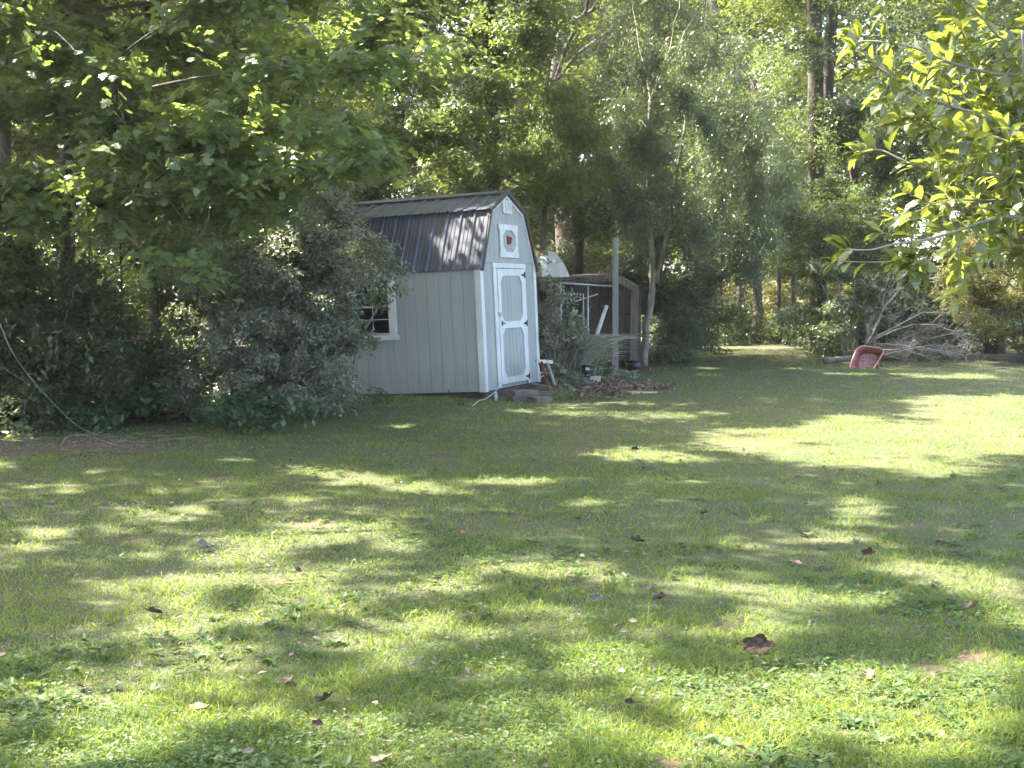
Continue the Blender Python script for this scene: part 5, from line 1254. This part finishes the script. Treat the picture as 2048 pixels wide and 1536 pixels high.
def litter(name, label, regs, size, m, seed, tm='rhomb', lift=.02):
    rng = np.random.default_rng(seed); Q = []
    for (x0, x1, y0, y1, n) in regs: Q.append(G(rng.uniform(x0, x1, n), np.clip(rng.normal((y0+y1)/2, (y1-y0)/3.4, n), y0-6, y1+6)))
    q = np.concatenate(Q); n = len(q); q[:, 2] += rng.uniform(.004, lift, n); q = q[~in_shed(q)]; n = len(q)
    ax = unit(rng.normal(size=(n, 3))*np.array([1, 1, .35])); nn = unit(np.array([0, 0, 1.])+rng.normal(size=(n, 3))*.5); nn = unit(nn-ax*np.sum(nn*ax, 1, keepdims=True))
    V, Fc = cloud(q, ax, nn, size*rng.uniform(.5, 1.3, n), tm); NTRI[0] += len(Fc)
    tag(link(name, np_mesh(name, V, Fc, M[m], np.repeat(rng.random(n), len(TMPL[tm][0])))), label, 'leaf litter', kind='stuff')
litter('leaf_litter', 'dry brown leaf litter between the shed steps and the kennel', [(1140, 1250, 765, 795, 900), (1240, 1350, 768, 782, 420), (1180, 1260, 750, 768, 300), (1090, 1170, 755, 775, 250)], .085, 'litter', 401, lift=.05)
litter('leaf_litter', 'dry grass and leaf bits on the bare soil at left', [(-150, 420, 866, 915, 1000)], .06, 'straw', 402, 'slim', .03)
litter('thatch', 'dead straw coloured grass bits lying in the lawn', [(-150, 2200, 880, 1600, 3500), (-150, 900, 950, 1300, 1800)], .038, 'straw', 405, 'slim', .025)
litter('leaf_litter', 'scattered tiny dry leaf bits over the lawn', [(-100, 2150, 850, 1580, 520), (1300, 2100, 700, 800, 90)], .04, 'litter', 403, lift=.05)
litter('leaf_litter', 'reddish dry leaves in the grass right of the bucket', [(1300, 1335, 740, 746, 70)], .06, 'litter', 404, lift=.05)

# ------------------------------------------------------------------ fallen leaves on the lawn, one by one
def fallen_mesh(seed, curl):
    rng = random.Random(seed); outer = []; n = 22
    for i in range(n):
        a = 2*math.pi*i/n; lob = 1+.15*math.cos(a*5)+.06*rng.uniform(-1, 1); outer.append((math.cos(a)*.5*lob, math.sin(a)*.43*lob))
    vs = [(0, 0, 0)]; fs = []
    for s_ in (.33, .68, 1.0):
        for x, y in outer: vs.append((x*s_, y*s_, 0))
    vs = [(x*(1-.25*curl*abs(y)), y*(1-.35*curl), curl*(1.35*y*y+.5*x*x*(1 if x > 0 else .3))+.035*math.sin(x*17+seed)*math.sin(y*15)) for x, y, z in vs]
    for i in range(n):
        j = (i+1) % n; fs.append((0, 1+i, 1+j))
        for r_ in (0, 1): fs.append((1+r_*n+i, 1+(r_+1)*n+i, 1+(r_+1)*n+j, 1+r_*n+j))
    c = MB(); c.add(vs, fs); c.tube([(-.12, 0, .0), (-.45, .0, .02), (-.78, .05, .10*curl+.03)], .012, 4); return c
DL = {k: mat('dry_leaf_'+k, a, b_, 7, .75, .3, 20) for k, a, b_ in (('maroon', (.026, .013, .008), (.070, .038, .024)), ('brown', (.09, .06, .042), (.20, .14, .10)), ('grey', (.085, .072, .066), (.16, .14, .13)),
      ('black', (.018, .012, .007), (.05, .035, .022)), ('tan', (.34, .20, .12), (.50, .34, .22)), ('pink', (.40, .22, .17), (.55, .36, .28)), ('yellow', (.45, .36, .06), (.6, .5, .12)), ('red', (.40, .09, .04), (.5, .16, .07)), ('pale', (.17, .14, .10), (.27, .23, .18)))}
FLV = [(1515, 1318, .165, 'maroon', .8, 'large dark maroon leaf standing curled in the sunlit grass', .9), (1945, 1226, .14, 'brown', .9, 'curled brown leaf near the right edge of the lawn', .4),
       (1737, 1122, .11, 'maroon', 1.0, 'dark maroon leaf standing upright right of the centre lawn', 1.2), (1275, 1090, .14, 'black', .7, 'nearly black crumpled leaf right of the lawn centre', .3),
       (1590, 1132, .12, 'pink', .4, 'pinkish tan leaf lying at the edge of a sun patch', .1), (1642, 1141, .10, 'grey', .4, 'pale grey leaf beside the pinkish tan leaf', .1),
       (1190, 1212, .075, 'grey', .9, 'small grey leaf tilted upright in the foreground centre', 1.0), (1320, 1207, .10, 'black', .9, 'narrow black curled leaf right of the small grey leaf', .4),
       (412, 1104, .20, 'grey', .7, 'large grey brown leaf lying curled on the left lawn', .35), (397, 1425, .095, 'tan', .35, 'orange tan leaf lying flat in the left foreground', .15),
       (650, 1416, .11, 'black', 1.0, 'black crumpled leaf clump in the left foreground', .5), (575, 1374, .11, 'brown', .8, 'brown torn leaf left of the black leaf clump', .2),
       (308, 1238, .11, 'maroon', .9, 'dark brown curled leaf in the left sun patch', .5), (635, 1467, .06, 'maroon', .8, 'small dark leaf standing below the black leaf clump', 1.1),
       (1735, 1364, .12, 'brown', 1.0, 'rolled brown leaf left of the bare red soil', .2), (762, 1531, .10, 'pale', .4, 'pale cream leaf at the bottom edge of the lawn', .2),
       (926, 1072, .05, 'red', .7, 'tiny red orange leaf near the centre of the lawn', .5), (638, 1048, .06, 'red', .5, 'small red leaf in the long sun patch', .2),
       (370, 1031, .07, 'yellow', .3, 'small yellow leaf on the left lawn', .1), (598, 1152, .10, 'maroon', 1.0, 'dark curled leaf on the bare spot left of centre', .4),
       (1258, 1420, .05, 'black', .9, 'tiny dark upright leaf in the bright foreground grass', 1.1), (1482, 1252, .07, 'black', .9, 'small dark leaf just above the large maroon leaf', .6),
       (1605, 1074, .10, 'pale', .4, 'pale leaf in the shade right of the lawn centre', .2), (1880, 1092, .11, 'brown', .9, 'brown leaf in the shade near the right edge', .4),
       (1490, 908, .14, 'brown', .8, 'brown leaf at the lower edge of the big sunlit area', .4), (1270, 906, .10, 'black', 1.0, 'black speck of leaf at the left tip of the big sunlit area', .8),
       (128, 1315, .08, 'brown', .7, 'small brown leaf near the left edge of the foreground', .3), (80, 993, .11, 'grey', .5, 'pale leaf near the left edge of the middle lawn', .3),
       (1408, 1034, .10, 'black', .8, 'dark leaf in the shaded middle right lawn', .4), (1868, 1185, .07, 'black', .9, 'small black leaf left of the curled brown leaf', .5),
       (1345, 962, .09, 'pale', .4, 'small pale leaf in the shaded middle lawn', .2), (165, 1384, .09, 'brown', .6, 'reddish brown leaf in the lower left grass', .2),
       (1155, 1045, .09, 'brown', .6, 'brown leaf in the clover near the lawn centre', .3), (1520, 768, .09, 'tan', .5, 'tan leaf far back on the lawn left of the wheelbarrow', .2),
       (1768, 754, .10, 'tan', .4, 'tan leaf lying in front of the wheelbarrow', .2), (1870, 812, .12, 'pink', .4, 'pinkish leaf far back in the sunlit grass', .2)]
for i, (px, py, sz, col, curl, lab, up) in enumerate(FLV):
    q = GV(px, py); o = fallen_mesh(i, curl).build('fallen_leaf', DL[col], smooth=False)
    o.location = (q.x, q.y, q.z+.018+.30*sz*min(1, up)); sz *= .84; o.scale = (sz, sz, sz)
    o.rotation_euler = Euler((up*.9, random.uniform(-.25, .25), random.uniform(-.6, .6)+(math.pi if up > .7 else random.uniform(0, 6))), 'XYZ')
    if up > .7: o.rotation_euler = Euler((1.0, random.uniform(-.2, .2), random.uniform(-.4, .4)), 'XYZ')
    tag(o, lab, 'leaf', 'fallen leaves on the lawn')
cane('stick', 'pale dry bent twig on the bare spot left of centre', 'stick', [(500, 1180), (520, 1176), (540, 1166), (552, 1160)], [8.6, 8.65, 8.7, 8.75], .008)
